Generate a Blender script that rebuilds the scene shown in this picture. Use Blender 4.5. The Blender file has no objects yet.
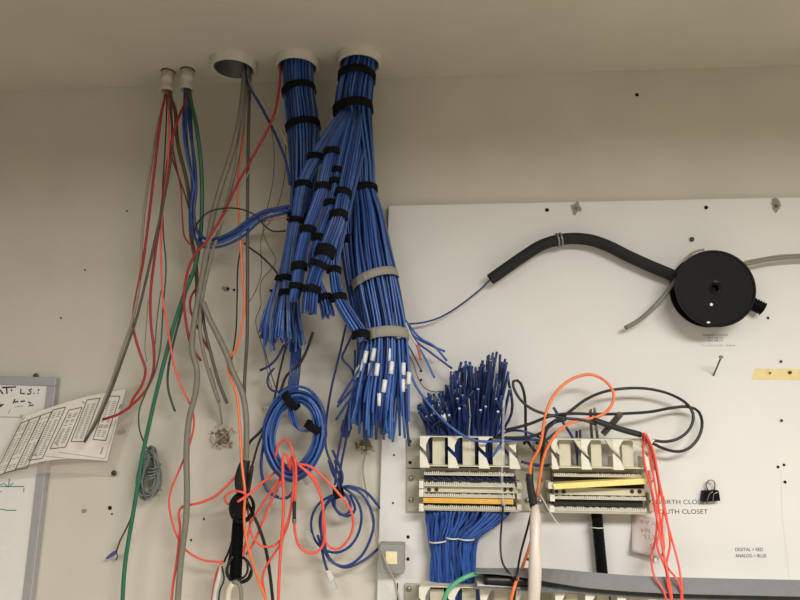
import bpy, math, random
from mathutils import Vector as V, Matrix, noise
random.seed(7)
PI = math.pi
C = bpy.context.scene.collection
F = 640.0
# ------------------------------------------------------------------ camera
u = V((25, -3930, 640)).normalized()                 # world up seen by the camera (x right, y down, z forward)
X = V((1, 0, -.0763)); X.y = 0
X.y = -(X.x*u.x + X.z*u.z)/u.y
X.normalize()
N = X.cross(u); N = N if N.z > 0 else -N              # into the wall
CAM = V((0, -1.6, 1.6))
def P(px, py, d):
    r = V((px-400, py-300, F))
    D = V((r.dot(X), r.dot(N), r.dot(u)))
    t = (1.6-d)/D.y
    return CAM + D*t
HC = P(400, 78, 0).z                                  # ceiling height
def on_ceiling(px, py):
    r = V((px-400, py-300, F)); D = V((r.dot(X), r.dot(N), r.dot(u)))
    return CAM + D*((HC-1.6)/D.z)
cam = bpy.data.cameras.new('camera'); co = bpy.data.objects.new('camera', cam); C.objects.link(co)
cam.sensor_width = 36; cam.lens = 36*F/800; cam.clip_start = .02
R3 = Matrix(((X.x, -X.y, -X.z), (N.x, -N.y, -N.z), (u.x, -u.y, -u.z)))
co.matrix_world = Matrix.Translation(CAM) @ R3.to_4x4()
bpy.context.scene.camera = co

# ------------------------------------------------------------------ materials
def lin(c):
    return tuple(((v/255)/12.92 if v/255 <= .04045 else ((v/255+.055)/1.055)**2.4) for v in c)+(1,)
def M(name, rgb, rough=.5, metal=0, var=.08, scale=60, bump=0, alpha=1, spec=.5, trans=0):
    m = bpy.data.materials.new(name); m.use_nodes = True
    nt = m.node_tree; b = nt.nodes['Principled BSDF']
    tc = nt.nodes.new('ShaderNodeTexCoord'); nz = nt.nodes.new('ShaderNodeTexNoise')
    nz.inputs['Scale'].default_value = scale; nz.inputs['Detail'].default_value = 4
    nt.links.new(tc.outputs['Object'], nz.inputs['Vector'])
    rp = nt.nodes.new('ShaderNodeValToRGB'); c = lin(rgb)
    rp.color_ramp.elements[0].color = tuple(v*(1-var) for v in c[:3])+(1,)
    rp.color_ramp.elements[1].color = tuple(min(1, v*(1+var)) for v in c[:3])+(1,)
    rp.color_ramp.elements[0].position = .3; rp.color_ramp.elements[1].position = .7
    nt.links.new(nz.outputs['Fac'], rp.inputs['Fac']); nt.links.new(rp.outputs['Color'], b.inputs['Base Color'])
    b.inputs['Roughness'].default_value = rough; b.inputs['Metallic'].default_value = metal
    b.inputs['Specular IOR Level'].default_value = spec
    b.inputs['Alpha'].default_value = alpha
    b.inputs['Transmission Weight'].default_value = trans
    if bump:
        bp = nt.nodes.new('ShaderNodeBump'); bp.inputs['Strength'].default_value = bump; bp.inputs['Distance'].default_value = .002
        nt.links.new(nz.outputs['Fac'], bp.inputs['Height']); nt.links.new(bp.outputs['Normal'], b.inputs['Normal'])
    return m
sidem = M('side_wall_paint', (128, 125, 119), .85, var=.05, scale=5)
wallm = M('painted_plaster', (208, 202, 188), .85, var=.05, scale=5, bump=.15, spec=.2)
ceilm = M('ceiling_paint', (206, 199, 184), .9, var=.04, scale=4, bump=.1, spec=.1)
floorm = M('floor_tile', (176, 170, 160), .5, var=.1, scale=4)
boardm = M('white_laminate', (222, 219, 214), .55, var=.02, scale=6, spec=.3)
blue = [M('blue_jacket', (44, 84, 156), .33, var=.1), M('blue_jacket_deep', (30, 58, 120), .33, var=.1), M('blue_jacket_light', (66, 106, 176), .33, var=.1)]
pale = M('pale_grey_blue_jacket', (100, 114, 142), .45)
BM = blue*6+[pale, M('blue_jacket_dark', (26, 50, 104), .42)]
navy = M('navy_jacket', (28, 48, 98), .45)
core = M('cut_core', (70, 75, 95), .6, var=.5, scale=900)
corew = M('cut_core_pale', (190, 195, 200), .5, var=.3, scale=900)
blk = M('black_velcro', (22, 22, 23), .95, var=.3, scale=900, bump=.4, spec=.15)
blkj = M('black_jacket', (24, 23, 23), .4)
blkp = M('black_plastic', (12, 12, 14), .5, spec=.12)
blkr = M('black_rubber_sleeve', (30, 31, 33), .6)
gstrap = M('grey_strap', (152, 147, 137), .8, var=.1, scale=500, bump=.2)
grey = M('grey_jacket', (128, 124, 112), .5)
greyd = M('dark_grey_jacket', (84, 80, 72), .5)
tan = M('tan_jacket', (158, 148, 128), .5)
brown = M('brown_jacket', (92, 74, 62), .5)
redm = M('red_jacket', (166, 40, 44), .42)
coral = M('coral_fibre', (238, 92, 74), .4)
orange = M('orange_fibre', (240, 122, 70), .4)
salm = M('salmon_wire', (200, 100, 80), .45)
green = M('green_jacket', (44, 108, 80), .4)
greenl = M('light_green_jacket', (92, 168, 124), .4)
greend = M('dark_green_jacket', (58, 84, 72), .5)
twinem = M('grey_green_wire', (116, 122, 118), .55)
whitew = M('white_wire', (215, 210, 200), .45)
lab = M('white_label', (232, 232, 230), .5, var=.12, scale=420)
clear = M('clear_plug', (200, 205, 205), .2, alpha=.6)
clearstr = M('clear_tape', (225, 228, 232), .25, alpha=.22)
ivory = M('ivory_plastic', (214, 207, 182), .45, var=.03)
ivoryl = M('ivory_strip', (226, 222, 205), .45, var=.05)
ivoryd = M('ivory_base', (176, 170, 150), .5, var=.05)
yel = M('amber_strip', (226, 176, 76), .4, var=.1, scale=120)
yell = M('pale_yellow_strip', (240, 222, 140), .4, var=.06, scale=120)
dark = M('dark_gap', (40, 38, 34), .8)
collarm = M('white_collar', (205, 198, 184), .6, var=.08, scale=40, bump=.2)
condm = M('galvanised_pipe', (95, 95, 92), .5, .6)
holem = M('hole_black', (20, 17, 14), .9)
steel = M('steel', (150, 148, 142), .35, .8)
steeld = M('dark_steel', (80, 76, 70), .4, .7)
alum = M('aluminium', (178, 176, 178), .45, .3, var=.04)
wbm = M('whiteboard_enamel', (232, 228, 222), .3, var=.02)
paperm = M('paper', (224, 216, 206), .8, var=.03, spec=.1)
notem = M('note_paper', (206, 196, 190), .8, var=.03, spec=.1)
vinyl = M('plastic_sleeve', (208, 198, 182), .25, alpha=.36, var=.03)
inkk = M('black_ink', (38, 36, 36), .7)
inkd = M('dark_grey_ink', (84, 80, 76), .8)
inkg = M('grey_ink', (158, 152, 144), .8)
inkt = M('teal_ink', (50, 140, 118), .6)
inkr = M('red_ink', (176, 130, 128), .8)
tape = M('masking_tape', (226, 208, 148), .7, var=.06, scale=50)
ductm = M('grey_pvc', (118, 118, 119), .4, var=.04)
sleevem = M('milky_sleeve', (214, 202, 188), .35, var=.06, scale=30)
boxg = M('grey_box', (146, 146, 142), .5, var=.03)
cream = M('cream_plastic', (238, 222, 182), .5)
nutm = M('blue_nut', (70, 80, 160), .4)
crumb = M('crumbled_plaster', (190, 178, 160), .95, var=.2, scale=300, bump=.5)
crumbd = M('exposed_plaster', (140, 122, 100), .95, var=.3, scale=200)
smudge = M('grime', (150, 140, 122), .9, var=.1)

# ------------------------------------------------------------------ helpers
def link(name, verts, faces, mats, parent=None, midx=None, smooth=False, flat=()):
    me = bpy.data.meshes.new(name); me.from_pydata([tuple(v) for v in verts], [], faces)
    if not isinstance(mats, (list, tuple)): mats = [mats]
    for m in mats: me.materials.append(m)
    if midx:
        for p, i in zip(me.polygons, midx): p.material_index = i
    if smooth:
        for p in me.polygons: p.use_smooth = len(p.vertices) <= 4
    me.update()
    o = bpy.data.objects.new(name, me); C.objects.link(o)
    if parent:
        o.parent = parent; o.matrix_parent_inverse = parent_inv(parent)
    return o
def parent_inv(p):
    M_ = Matrix.Identity(4); q = p
    while q: M_ = (Matrix.Translation(q.location) @ M_) if q.parent is None else M_; q = q.parent
    return M_.inverted() if p.parent is None else Matrix.Identity(4)
def root(name, loc, label, cat, group=None):
    o = bpy.data.objects.new(name, None); o.empty_display_size = .02; C.objects.link(o); o.location = loc
    tag(o, label, cat, group); return o
def tag(o, label, cat, group=None):
    o['label'] = label; o['category'] = cat
    if group: o['group'] = group
    return o
def catmull(pts, n):
    """pts: list of tuples of any length; n samples, spaced by length"""
    pts = [tuple(p) for p in pts]
    if len(pts) == 2: dense = [tuple(a+(b-a)*i/40 for a, b in zip(*pts)) for i in range(41)]
    else:
        q = [tuple(2*a-b for a, b in zip(pts[0], pts[1]))]+pts+[tuple(2*a-b for a, b in zip(pts[-1], pts[-2]))]
        dense = []
        for i in range(1, len(q)-2):
            p0, p1, p2, p3 = q[i-1:i+3]
            # centripetal knots from the first three components
            def dd(a, b): return max(1e-4, math.dist(a[:3], b[:3])**.5)
            t1 = dd(p0, p1); t2 = t1+dd(p1, p2); t3 = t2+dd(p2, p3)
            for k in range(12):
                t = t1+(t2-t1)*k/12
                def L(a, b, ta, tb): return tuple(x*(tb-t)/(tb-ta)+y*(t-ta)/(tb-ta) for x, y in zip(a, b))
                A1 = L(p0, p1, 0, t1); A2 = L(p1, p2, t1, t2); A3 = L(p2, p3, t2, t3)
                B1 = L(A1, A2, 0, t2); B2 = L(A2, A3, t1, t3)
                dense.append(L(B1, B2, t1, t2))
        dense.append(pts[-1])
    s = [0]
    for a, b in zip(dense, dense[1:]): s.append(s[-1]+math.dist(a[:3], b[:3]))
    out = []; j = 0
    for i in range(n):
        t = s[-1]*i/(n-1)
        while j < len(s)-2 and s[j+1] < t: j += 1
        k = (t-s[j])/max(1e-9, s[j+1]-s[j]); k = min(1, max(0, k))
        out.append(tuple(a+(b-a)*k for a, b in zip(dense[j], dense[j+1])))
    return out, s[-1]
def tube_geo(ctr, rad, sides=7, closed=False, base=0):
    n = len(ctr); vs = []; fs = []
    ctr = [V(c) for c in ctr]
    nrm = None
    for i, c in enumerate(ctr):
        if closed: t = ctr[(i+1) % n]-ctr[i-1]
        else: t = ctr[min(i+1, n-1)]-ctr[max(i-1, 0)]
        t = t.normalized() if t.length > 1e-9 else V((0, 0, 1))
        if nrm is None:
            nrm = t.cross(V((0, 1, 0)))
            if nrm.length < .1: nrm = t.cross(V((1, 0, 0)))
        nrm = (nrm - t*nrm.dot(t)).normalized()
        b = t.cross(nrm)
        r = rad[i] if isinstance(rad, (list, tuple)) else rad
        for k in range(sides):
            a = 2*PI*k/sides
            vs.append(c + nrm*(math.cos(a)*r) + b*(math.sin(a)*r))
    m = n if closed else n-1
    for i in range(m):
        j = (i+1) % n
        for k in range(sides):
            k2 = (k+1) % sides
            fs.append((base+i*sides+k, base+i*sides+k2, base+j*sides+k2, base+j*sides+k))
    if not closed:
        fs.append(tuple(base+k for k in reversed(range(sides))))
        fs.append(tuple(base+(n-1)*sides+k for k in range(sides)))
    return vs, fs
def tube(name, pts, r, mat, parent=None, n=None, sides=8, end=None, closed=False):
    if closed: pts = list(pts)+[pts[0]]
    if n is None: n = max(8, min(90, int(sum(math.dist(a[:3], b[:3]) for a, b in zip(pts, pts[1:]))/.012)+6))
    c, L = catmull(pts, n)
    if closed: c = c[:-1]
    vs, fs = tube_geo([q[:3] for q in c], r, sides, closed)
    mi = None; mats = [mat]
    if end is not None and not closed:
        mats = [mat, end]; mi = [0]*(len(fs)-1)+[1]
    return link(name, vs, fs, mats, parent, mi, True)
def parse(s, d0=.03):
    L = []
    for w in s.split():
        a = [float(x) for x in w.split(',')]; L.append(a)
    ks = [i for i, a in enumerate(L) if len(a) > 2]
    if not ks: ks = [0]; L[0].append(d0)
    for i, a in enumerate(L):
        if len(a) == 2:
            lo = [k for k in ks if k < i]; hi = [k for k in ks if k > i]
            if lo and hi: t = (i-lo[-1])/(hi[0]-lo[-1]); d = L[lo[-1]][2]*(1-t)+L[hi[0]][2]*t
            elif lo: d = L[lo[-1]][2]
            else: d = L[hi[0]][2]
            a.append(d)
    return L
def pp(s, d0=.03): return [P(*a) for a in parse(s, d0)]
def rpx(w, d): return w/2*(1.6-d)/F*1.02
def cab(name, s, w, mat, label, cat='cable', group=None, d0=.03, end=None, n=None, parent=None):
    L = parse(s, d0)
    if L[0][0] < 195 and L[0][1] < 84:               # leaves a small ceiling connector: straight down its bore first
        cx = 167.0 if L[0][0] < 178 else 187.0; a = L[0]; ox = max(-4, min(3.6, a[0]-cx))
        L = [[cx+ox*.6+.6, 74, ds], [cx+ox*.8, 85, ds+random.uniform(-.006, .006)], [cx+ox, 96, ds+random.uniform(-.004, .004)]]+[q for q in L if q[1] > 106]
    pts = [P(*a) for a in L]; dm = sum(a[2] for a in L)/len(L)
    o = tube(name, pts, rpx(w, dm), mat, parent, end=end, n=n)
    if not parent: tag(o, label, cat, group)
    return o
def box(name, x0, y0, x1, y1, d0, d1, mat, parent=None, bev=0):
    """box whose front face (distance d1 from wall) spans those image corners; world aligned"""
    a = P(x0, y0, d1); b = P(x1, y1, d1)
    xa, xb = sorted((a.x, b.x)); za, zb = sorted((a.z, b.z))
    return wbox(name, xa, xb, -d1, -d0, za, zb, mat, parent, bev)
def wbox(name, xa, xb, ya, yb, za, zb, mat, parent=None, bev=0):
    vs = [(x, y, z) for x in (xa, xb) for y in (ya, yb) for z in (za, zb)]
    fs = [(0, 1, 3, 2), (4, 6, 7, 5), (0, 4, 5, 1), (2, 3, 7, 6), (0, 2, 6, 4), (1, 5, 7, 3)]
    o = link(name, vs, fs, mat, parent)
    if bev:
        m = o.modifiers.new('b', 'BEVEL'); m.width = bev; m.segments = 2
    return o
def prism(name, poly, d0, d1, mat, parent=None, bev=0):
    """polygon given in image px at distance d1 extruded back to d0"""
    f = [P(x, y, d1) for x, y in poly]; k = len(f)
    vs = f+[V((p.x, -d0, p.z)) for p in f]
    fs = [tuple(range(k)), tuple(reversed(range(k, 2*k)))]+[(i, i+k, (i+1) % k+k, (i+1) % k) for i in range(k)]
    o = link(name, vs, fs, mat, parent)
    if bev:
        m = o.modifiers.new('b', 'BEVEL'); m.width = bev; m.segments = 2
    return o
def disc(name, px, py, d, rp, mat, parent=None, th=.0006, sides=14, squash=1, irregular=0):
    c = P(px, py, d); r = rp*(1.6-d)/F
    vs = []; 
    for y in (0, th):
        for k in range(sides):
            a = 2*PI*k/sides; q = r*(1+irregular*random.uniform(-1, 1))
            vs.append(c+V((q*math.cos(a), -y, q*squash*math.sin(a))))
    fs = [tuple(range(sides, 2*sides))]+[(k, (k+1) % sides, (k+1) % sides+sides, k+sides) for k in range(sides)]
    return link(name, vs, fs, mat, parent)
def ribbon(name, strokes, wpx, mat, parent, df=None, d=.03):
    """flat pen strokes lying on a surface; strokes = lists of (px,py)"""
    vs = []; fs = []
    for st in strokes:
        pts = [P(x, y, (df(x, y) if df else d)) for x, y in st]
        b = len(vs); hw = wpx/2*1.57/F
        for i, p in enumerate(pts):
            t = (pts[min(i+1, len(pts)-1)]-pts[max(i-1, 0)]); t.y = 0; t.normalize()
            nn = V((-t.z, 0, t.x))*hw
            vs += [p+nn, p-nn]
        for i in range(len(pts)-1):
            fs.append((b+2*i, b+2*i+1, b+2*i+3, b+2*i+2))
    return link(name, vs, fs, mat, parent)
def text(name, s, x0, x1, yb, hpx, d, mat, parent, bold=0):
    cu = bpy.data.curves.new(name, 'FONT'); cu.body = s; cu.offset = bold; cu.extrude = .0
    t = bpy.data.objects.new('tmp', cu); C.objects.link(t)
    me = bpy.data.meshes.new_from_object(t); bpy.data.objects.remove(t)
    xs = [v.co.x for v in me.vertices]; ys = [v.co.y for v in me.vertices]
    a = P(x0, yb, d); b = P(x1, yb, d); top = P(x0, yb-hpx, d)
    sx = (b-a).length/(max(xs)-min(xs)); sy = (top-a).length/(max(ys)-min(ys))
    dirx = (b-a).normalized()
    for v in me.vertices:
        q = a + dirx*((v.co.x-min(xs))*sx); q.z += (v.co.y-min(ys))*sy
        v.co = q
    me.name = name
    me.materials.clear(); me.materials.append(mat)
    o = bpy.data.objects.new(name, me); C.objects.link(o)
    if parent: o.parent = parent; o.matrix_parent_inverse = parent_inv(parent)
    return o
def struct(o): o['kind'] = 'structure'; return o
# ------------------------------------------------------------------ bundle machinery
def packing(n, k):
    """n places in rings, k = how many fit round the outer ring"""
    L = []; rr = 1.0; step = PI*2/k
    ring = 0
    while len(L) < n:
        m = max(1, int(k*rr)); off = random.random()
        for i in range(m):
            if len(L) >= n: break
            a = 2*PI*(i+off)/m; L.append((rr*math.cos(a), rr*math.sin(a), ring))
        rr -= step*.9; ring += 1
        if rr < .12: rr = max(.0, rr); L.append((0, 0, ring)); break
    return L[:n]
class Bundle:
    def __init__(s, name, label, spine, n, wpx, group=None, mats=None, jit=.12, wob=.06, flat=1, fan=0, nring=26, labels=0, start_jit=0, root_at=0, cat='cable bundle', fix=False, twist=0, endmat=None, ptn='cable'):
        L = parse(spine) if isinstance(spine, str) else spine
        # spine words: px,py,d,R(px)
        pts = []
        for a in L:
            p = P(a[0], a[1], a[2]); pts.append((p.x, p.y, p.z, a[3]*(1.6-a[2])/F))
        s.fix = fix; s.sp, s.len = catmull(pts, 120)
        d = L[0][2]; s.r = rpx(wpx, d)
        s.root = root(name, V(s.sp[0][:3]), label, cat, group)
        Rref = s.sp[len(s.sp)//3][3]
        k = max(5, int(2*PI*(Rref-s.r)/(2*s.r*.96)))
        pk = packing(n, k)
        for i, (a, b, ring) in enumerate(pk):
            te = 1-jit*random.random()**.8 if ring == 0 else 1-jit*random.random()
            f1, f2 = random.uniform(.6, 2.2), random.uniform(.6, 2.2); p1, p2 = random.uniform(0, 6.3), random.uniform(0, 6.3)
            q = random.uniform(.35, 1.0); labelled = bool(labels and ring == 0 and b > -.5 and random.random() < labels); q = random.uniform(.86, 1.06) if labelled else q; tw = twist*random.uniform(-1, 1)
            pl = []; ts = start_jit*random.random(); cx_, cy_ = random.uniform(-.3, .3), random.uniform(-.2, .3)
            for j in range(nring):
                t = ts+(te-ts)*j/(nring-1)
                c, fr, R = s.frame(t)
                g = max(0, (t-.72)/.28) if fan else 0
                ang = tw*t
                aa = a*math.cos(ang)-b*math.sin(ang); bb = a*math.sin(ang)+b*math.cos(ang)
                sc = (R-s.r)
                w1 = wob*math.sin(f1*2*PI*t+p1); w2 = wob*math.sin(f2*2*PI*t+p2)
                k2 = 1-(1-q)*g*fan
                w1 += cx_*g*g*fan; w2 += cy_*g*g*fan
                pl.append(c + fr[0]*(sc*(aa*k2+w1)) + fr[1]*(sc*flat*(bb*k2+w2)))
            o_end = endmat or (core if random.random() < .6 else corew)
            cb = tube(ptn, pl, s.r, random.choice(mats or BM), s.root, n=nring, sides=6, end=o_end)
            if labelled:
                L2 = len(pl); i0 = random.uniform(.85, .985)
                cc, _ = catmull(pl, 60); a0 = int(i0*58)
                seg = [V(cc[a0]), V(cc[a0+1]), V(cc[min(59, a0+2)])]
                dr = (seg[-1]-seg[0]).normalized()
                lg = rpx(12, d)
                mid = V(cc[a0]); seg = [mid-dr*lg, mid, mid+dr*lg]
                vs, fs = tube_geo(seg, s.r*1.75, 8)
                lo = link('wrap_label', vs, fs, lab, None, None, True); lo.parent = cb; lo.matrix_parent_inverse = Matrix.Translation(-s.root.location)
                lo.matrix_parent_inverse = Matrix.Identity(4)
                lo['label'] = 'white wrap label'
    def frame(s, t):
        x = min(.9999, max(0, t))*(len(s.sp)-1); i = min(int(x), len(s.sp)-2); k = x-i
        A, B = s.sp[i], s.sp[i+1]
        c = V(A[:3]).lerp(V(B[:3]), k); R = A[3]+(B[3]-A[3])*k
        a = s.sp[max(0, i-3)]; b = s.sp[min(len(s.sp)-1, i+4)]
        T = (V(b[:3])-V(a[:3])).normalized(); Bv = V((0, -1, 0)); Bv = (Bv-T*Bv.dot(T)).normalized()
        if s.fix: return c, (V((1, 0, 0)), V((0, -1, 0)), V((0, 0, -1))), R
        return c, (T.cross(Bv), Bv, T), R
    def strap(s, py, wpx=6, mat=blk, slack=1.05, tilt=0, label=None, name='strap', tab=True, th=.0028, flat=1):
        zs = [abs(proj(V(q[:3]))[1]-py) for q in s.sp]; t = zs.index(min(zs))/(len(s.sp)-1)
        c, (n_, b_, T), R = s.frame(t)
        hw = rpx(wpx, -c.y*-1 if False else .1); R = R*slack
        T2 = (T*math.cos(tilt)+n_*math.sin(tilt)).normalized(); n2 = (n_*math.cos(tilt)-T*math.sin(tilt)).normalized()
        vs = []; fs = []; K = 36
        for k in range(K):
            a = 2*PI*k/K
            wv = 1+.02*math.sin(3*a)
            dr = n2*math.cos(a)+b_*flat*math.sin(a)
            sk = T2*(hw*.25*math.sin(a*2+1))
            for (r, h) in ((R*wv, -hw), (R*wv+th, -hw*.92), (R*wv+th, hw*.92), (R*wv, hw)):
                vs.append(c+dr*r+T2*h+sk)
        for k in range(K):
            k2 = (k+1) % K
            for j in range(4): fs.append((4*k+j, 4*k2+j, 4*k2+(j+1) % 4, 4*k+(j+1) % 4))
        if tab:                                       # the overlapping tail of the strap
            b0 = len(vs)
            for k in range(9):
                a = PI*.25+k*.07
                dr = n2*math.cos(a)+b_*flat*math.sin(a)
                for (r, h) in ((R+th, -hw), (R+th*2, -hw*.9), (R+th*2, hw*.9), (R+th, hw)):
                    vs.append(c+dr*(r+.0008*k*(k > 5)*.5)+T2*(h+hw*.15)+T2*(hw*.25*math.sin(a*2+1)))
            for k in range(8):
                for j in range(4): fs.append((b0+4*k+j, b0+4*k+4+j, b0+4*k+4+(j+1) % 4, b0+4*k+(j+1) % 4))
            fs += [(b0, b0+1, b0+2, b0+3), (b0+35, b0+34, b0+33, b0+32)]
        o = link(name, vs, fs, mat, s.root, smooth=False)
        for p in o.data.polygons: p.use_smooth = True
        if label: o['label'] = label
        return o
def proj(p):
    r = p-CAM; c = X*0
    xc = r.x*X.x+r.y*N.x*1+r.z*u.x
    # camera coords: component along image axes
    cx = r.x*X[0]+r.y*N[0]+r.z*u[0]; cy = r.x*X[1]+r.y*N[1]+r.z*u[1]; cz = r.x*X[2]+r.y*N[2]+r.z*u[2]
    return 400+F*cx/cz, 300+F*cy/cz
def ring_band(name, ctr, rx, rz, wy, th, mat, parent=None, tiltm=None):
    vs = []; fs = []; K = 32
    for k in range(K):
        a = 2*PI*k/K
        for (q, y) in ((0, -wy/2), (th, -wy/2), (th, wy/2), (0, wy/2)):
            v = V(((rx+q)*math.cos(a), y, (rz+q)*math.sin(a)))
            if tiltm: v = tiltm @ v
            vs.append(ctr+v)
    for k in range(K):
        k2 = (k+1) % K
        for j in range(4): fs.append((4*k+j, 4*k+(j+1) % 4, 4*k2+(j+1) % 4, 4*k2+j))
    return link(name, vs, fs, mat, parent, smooth=True)

# ------------------------------------------------------------------ the room
XL, XR, YB = -2.6, 2.4, -4.2
wl = struct(wbox('wall_back', XL, XR, 0, .1, 0, HC+.1, wallm))
struct(wbox('floor', XL, XR, YB, .1, -.1, 0, floorm))
ceil = struct(wbox('ceiling', XL, XR, YB, .0, HC, HC+.06, ceilm))
struct(wbox('wall_left', XL-.1, XL, YB, .1, 0, HC+.1, sidem))
struct(wbox('wall_right', XR, XR+.1, YB, .1, 0, HC+.1, wallm))
struct(wbox('wall_front', XL, XR, YB-.1, YB, 0, HC+.1, sidem))
for px, py, r in ((637, 95, 2), (110, 508, 2.0), (112, 514, .9), (191, 540, 1.1), (85, 270, 1), (228, 289, 1.6), (271, 291, 1.6), (234, 290, 1.3), (127, 211, 1), (61, 318, 1), (204, 519, 1)):
    o = disc('nail_hole', px, py, .0002, r, holem, wl, irregular=.25); o['label'] = 'small dark nail hole'
disc('grime_mark', 226, 289, .0001, 4, smudge, wl, squash=.7, irregular=.3)
disc('grime_mark', 84, 511, .0001, 2.5, smudge, wl, squash=.8, irregular=.4)

# conduits through the ceiling
col_px = [(234, 62), (297.5, 60), (359.5, 57)]
centers = []
cutters = []
for i, (px, py) in enumerate(col_px):
    c = on_ceiling(px, py); centers.append(c)
print('conduit centres', [tuple(round(v, 3) for v in c) for c in centers], 'HC', HC)
def lathe(name, c, prof, mat, parent=None, K=40):
    vs = [c+V((r*math.cos(2*PI*k/K), r*math.sin(2*PI*k/K), z)) for k in range(K) for r, z in prof]
    m = len(prof); fs = []
    for k in range(K):
        for j in range(m):
            fs.append((k*m+j, k*m+(j+1) % m, ((k+1) % K)*m+(j+1) % m, ((k+1) % K)*m+j))
    return link(name, vs, fs, mat, parent, smooth=True)
RO = [.0555, .0535, .054]
for i, c in enumerate(centers):
    K = 40; r = RO[i]-.007
    vs = [c+V((r*math.cos(2*PI*k/K), r*math.sin(2*PI*k/K), z)) for z in (-.05, .12) for k in range(K)]
    fs = [tuple(reversed(range(K))), tuple(range(K, 2*K))]+[(k, (k+1) % K, (k+1) % K+K, k+K) for k in range(K)]
    cu = link('cutter', vs, fs, holem); b = ceil.modifiers.new('h', 'BOOLEAN'); b.object = cu; b.operation = 'DIFFERENCE'; b.solver = 'EXACT'
    cutters.append(cu)
dg = bpy.context.evaluated_depsgraph_get()
me = bpy.data.meshes.new_from_object(ceil.evaluated_get(dg)); ceil.modifiers.clear(); ceil.data = me
for cu in cutters: bpy.data.objects.remove(cu)
names = ['open white conduit collar in the ceiling, mostly empty, widest gap showing inside', 'white ceiling conduit collar packed with blue cables, the middle large one', 'white ceiling conduit collar packed with blue cables, the rightmost one']
for i, c in enumerate(centers):
    rt = root('conduit_collar', c, names[i], 'conduit', 'large white ceiling collars')
    R = RO[i]
    lathe('collar_ring', c, [(R-.008, .0), (R-.006, -.020), (R-.004, -.023), (R, -.023), (R+.002, -.020), (R+.001, -.001), (R+.004, -.0005), (R+.004, .0)], collarm, rt)
    p = lathe('conduit_pipe', c, [(R-.0095, .4), (R-.0095, -.02), (R-.008, -.02), (R-.008, .4)], condm, rt)
    p['label'] = 'grey inside of the pipe'
    K = 24; link('pipe_cap', [c+V(((R-.004)*math.cos(2*PI*k/K), (R-.004)*math.sin(2*PI*k/K), .4)) for k in range(K)], [tuple(range(K))], holem, rt)
small = [on_ceiling(168, 71.5), on_ceiling(187.5, 70)]
for i, c in enumerate(small):
    rt = root('conduit_connector', c, ['small white pipe connector at ceiling, left of the pair, above grey and red cables', 'small white pipe connector at ceiling, right of the pair, above blue cables'][i], 'conduit', 'small white ceiling connectors')
    lathe('connector_body', c, [(.0150, 0), (.0150, -.057), (.0175, -.057), (.0182, -.054), (.0182, -.045), (.0170, -.043), (.0165, -.026), (.0170, -.025), (.0170, -.022), (.0165, -.021), (.0165, 0)], collarm, rt, 24)
    lathe('gap_ring', c, [(.0, .0), (.0185, .0), (.0185, -.0012), (.0, -.0012)], holem, rt, 24)
    q = c+V((-.002, -.0155, -.010)); vs, fs = tube_geo([q, q+V((0, -.003, 0))], .0022, 8); link('set_screw', vs, fs, collarm, rt, None, True)

# ------------------------------------------------------------------ white backboard
pf = .02
W4 = [P(388.5, 205.5, pf), P(381.5, 440, pf)]
bt = W4[0]; bd = (W4[1]-W4[0]).normalized(); tr = P(800, 197, pf); br_ = (tr-bt).normalized()
q = [bt, bt+br_*1.75, bt+br_*1.75+bd*1.5, bt+bd*1.5]
vs = q+[V((p.x, -.0005, p.z)) for p in q]
panel = root('backboard', (bt.x, 0, q[3].z), 'large white wall-mounted backboard carrying the wiring blocks and the black spool', 'board')
pb = link('board_face', vs, [(0, 1, 2, 3), (7, 6, 5, 4), (0, 4, 5, 1), (1, 5, 6, 2), (2, 6, 7, 3), (3, 7, 4, 0)], boardm, panel)
pb.modifiers.new('b', 'BEVEL').width = .0015
ps = pf+.0003
for px, py, r in ((547, 210, 2), (706, 207.5, 2), (768, 318, 1.3), (394, 455, 1), (408, 537, 1.6), (408, 559, 1.6), (393, 503, 1), (789, 371, .01), (778, 467, 1.3), (784, 465, 1.3), (785, 482, 1.4), (421, 371, 1.3), (421, 380, 1.3), (528, 559, 1.5), (400, 409, .9)):
    if r > .1: disc('screw_hole', px, py, ps, r, holem, panel, irregular=.1)
for px, py in ((576, 208.5), (776, 206)):
    disc('worn_mark', px, py, ps, 4.2, smudge, panel, squash=1.5, irregular=.45)
    disc('screw_hole', px, py, ps+.0006, 1.8, steeld, panel, irregular=.3)
text('printed_text', 'NORTH CLOSET', 656, 709, 504.2, 4.4, ps, inkk, panel)
text('printed_text', 'SOUTH CLOSET', 656, 708, 513.8, 4.4, ps, inkk, panel)
text('printed_text', 'DIGITAL = RED', 735.5, 763.2, 551.2, 3.4, ps, inkk, panel, .004)
text('printed_text', 'ANALOG = BLUE', 735.5, 766.5, 557.4, 3.4, ps, inkk, panel, .004)
text('printed_text', 'EMERGENCY CONTACTS', 703, 728, 336.0, 1.7, ps, inkk, panel, 0)
text('printed_text', 'NYC 788 275', 708, 723, 338.6, 1.4, ps, inkk, panel, 0)
text('printed_text', 'NYC 788 276', 708, 723, 341.4, 1.5, ps, inkk, panel, 0)
text('printed_text', 'TO CLOSET IN DEPT - 08-08-06', 701, 735, 346.4, 1.8, ps, inkg, panel, 0)
text('printed_text', 'M  DE', 583, 593.5, 575.5, 2.2, ps, inkk, panel, .03)
ribbon('pencil_line', [[(781, 470), (782.5, 520), (790, 583)]], .35, M('pencil', (205, 200, 192), .9), panel, d=ps)

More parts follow.
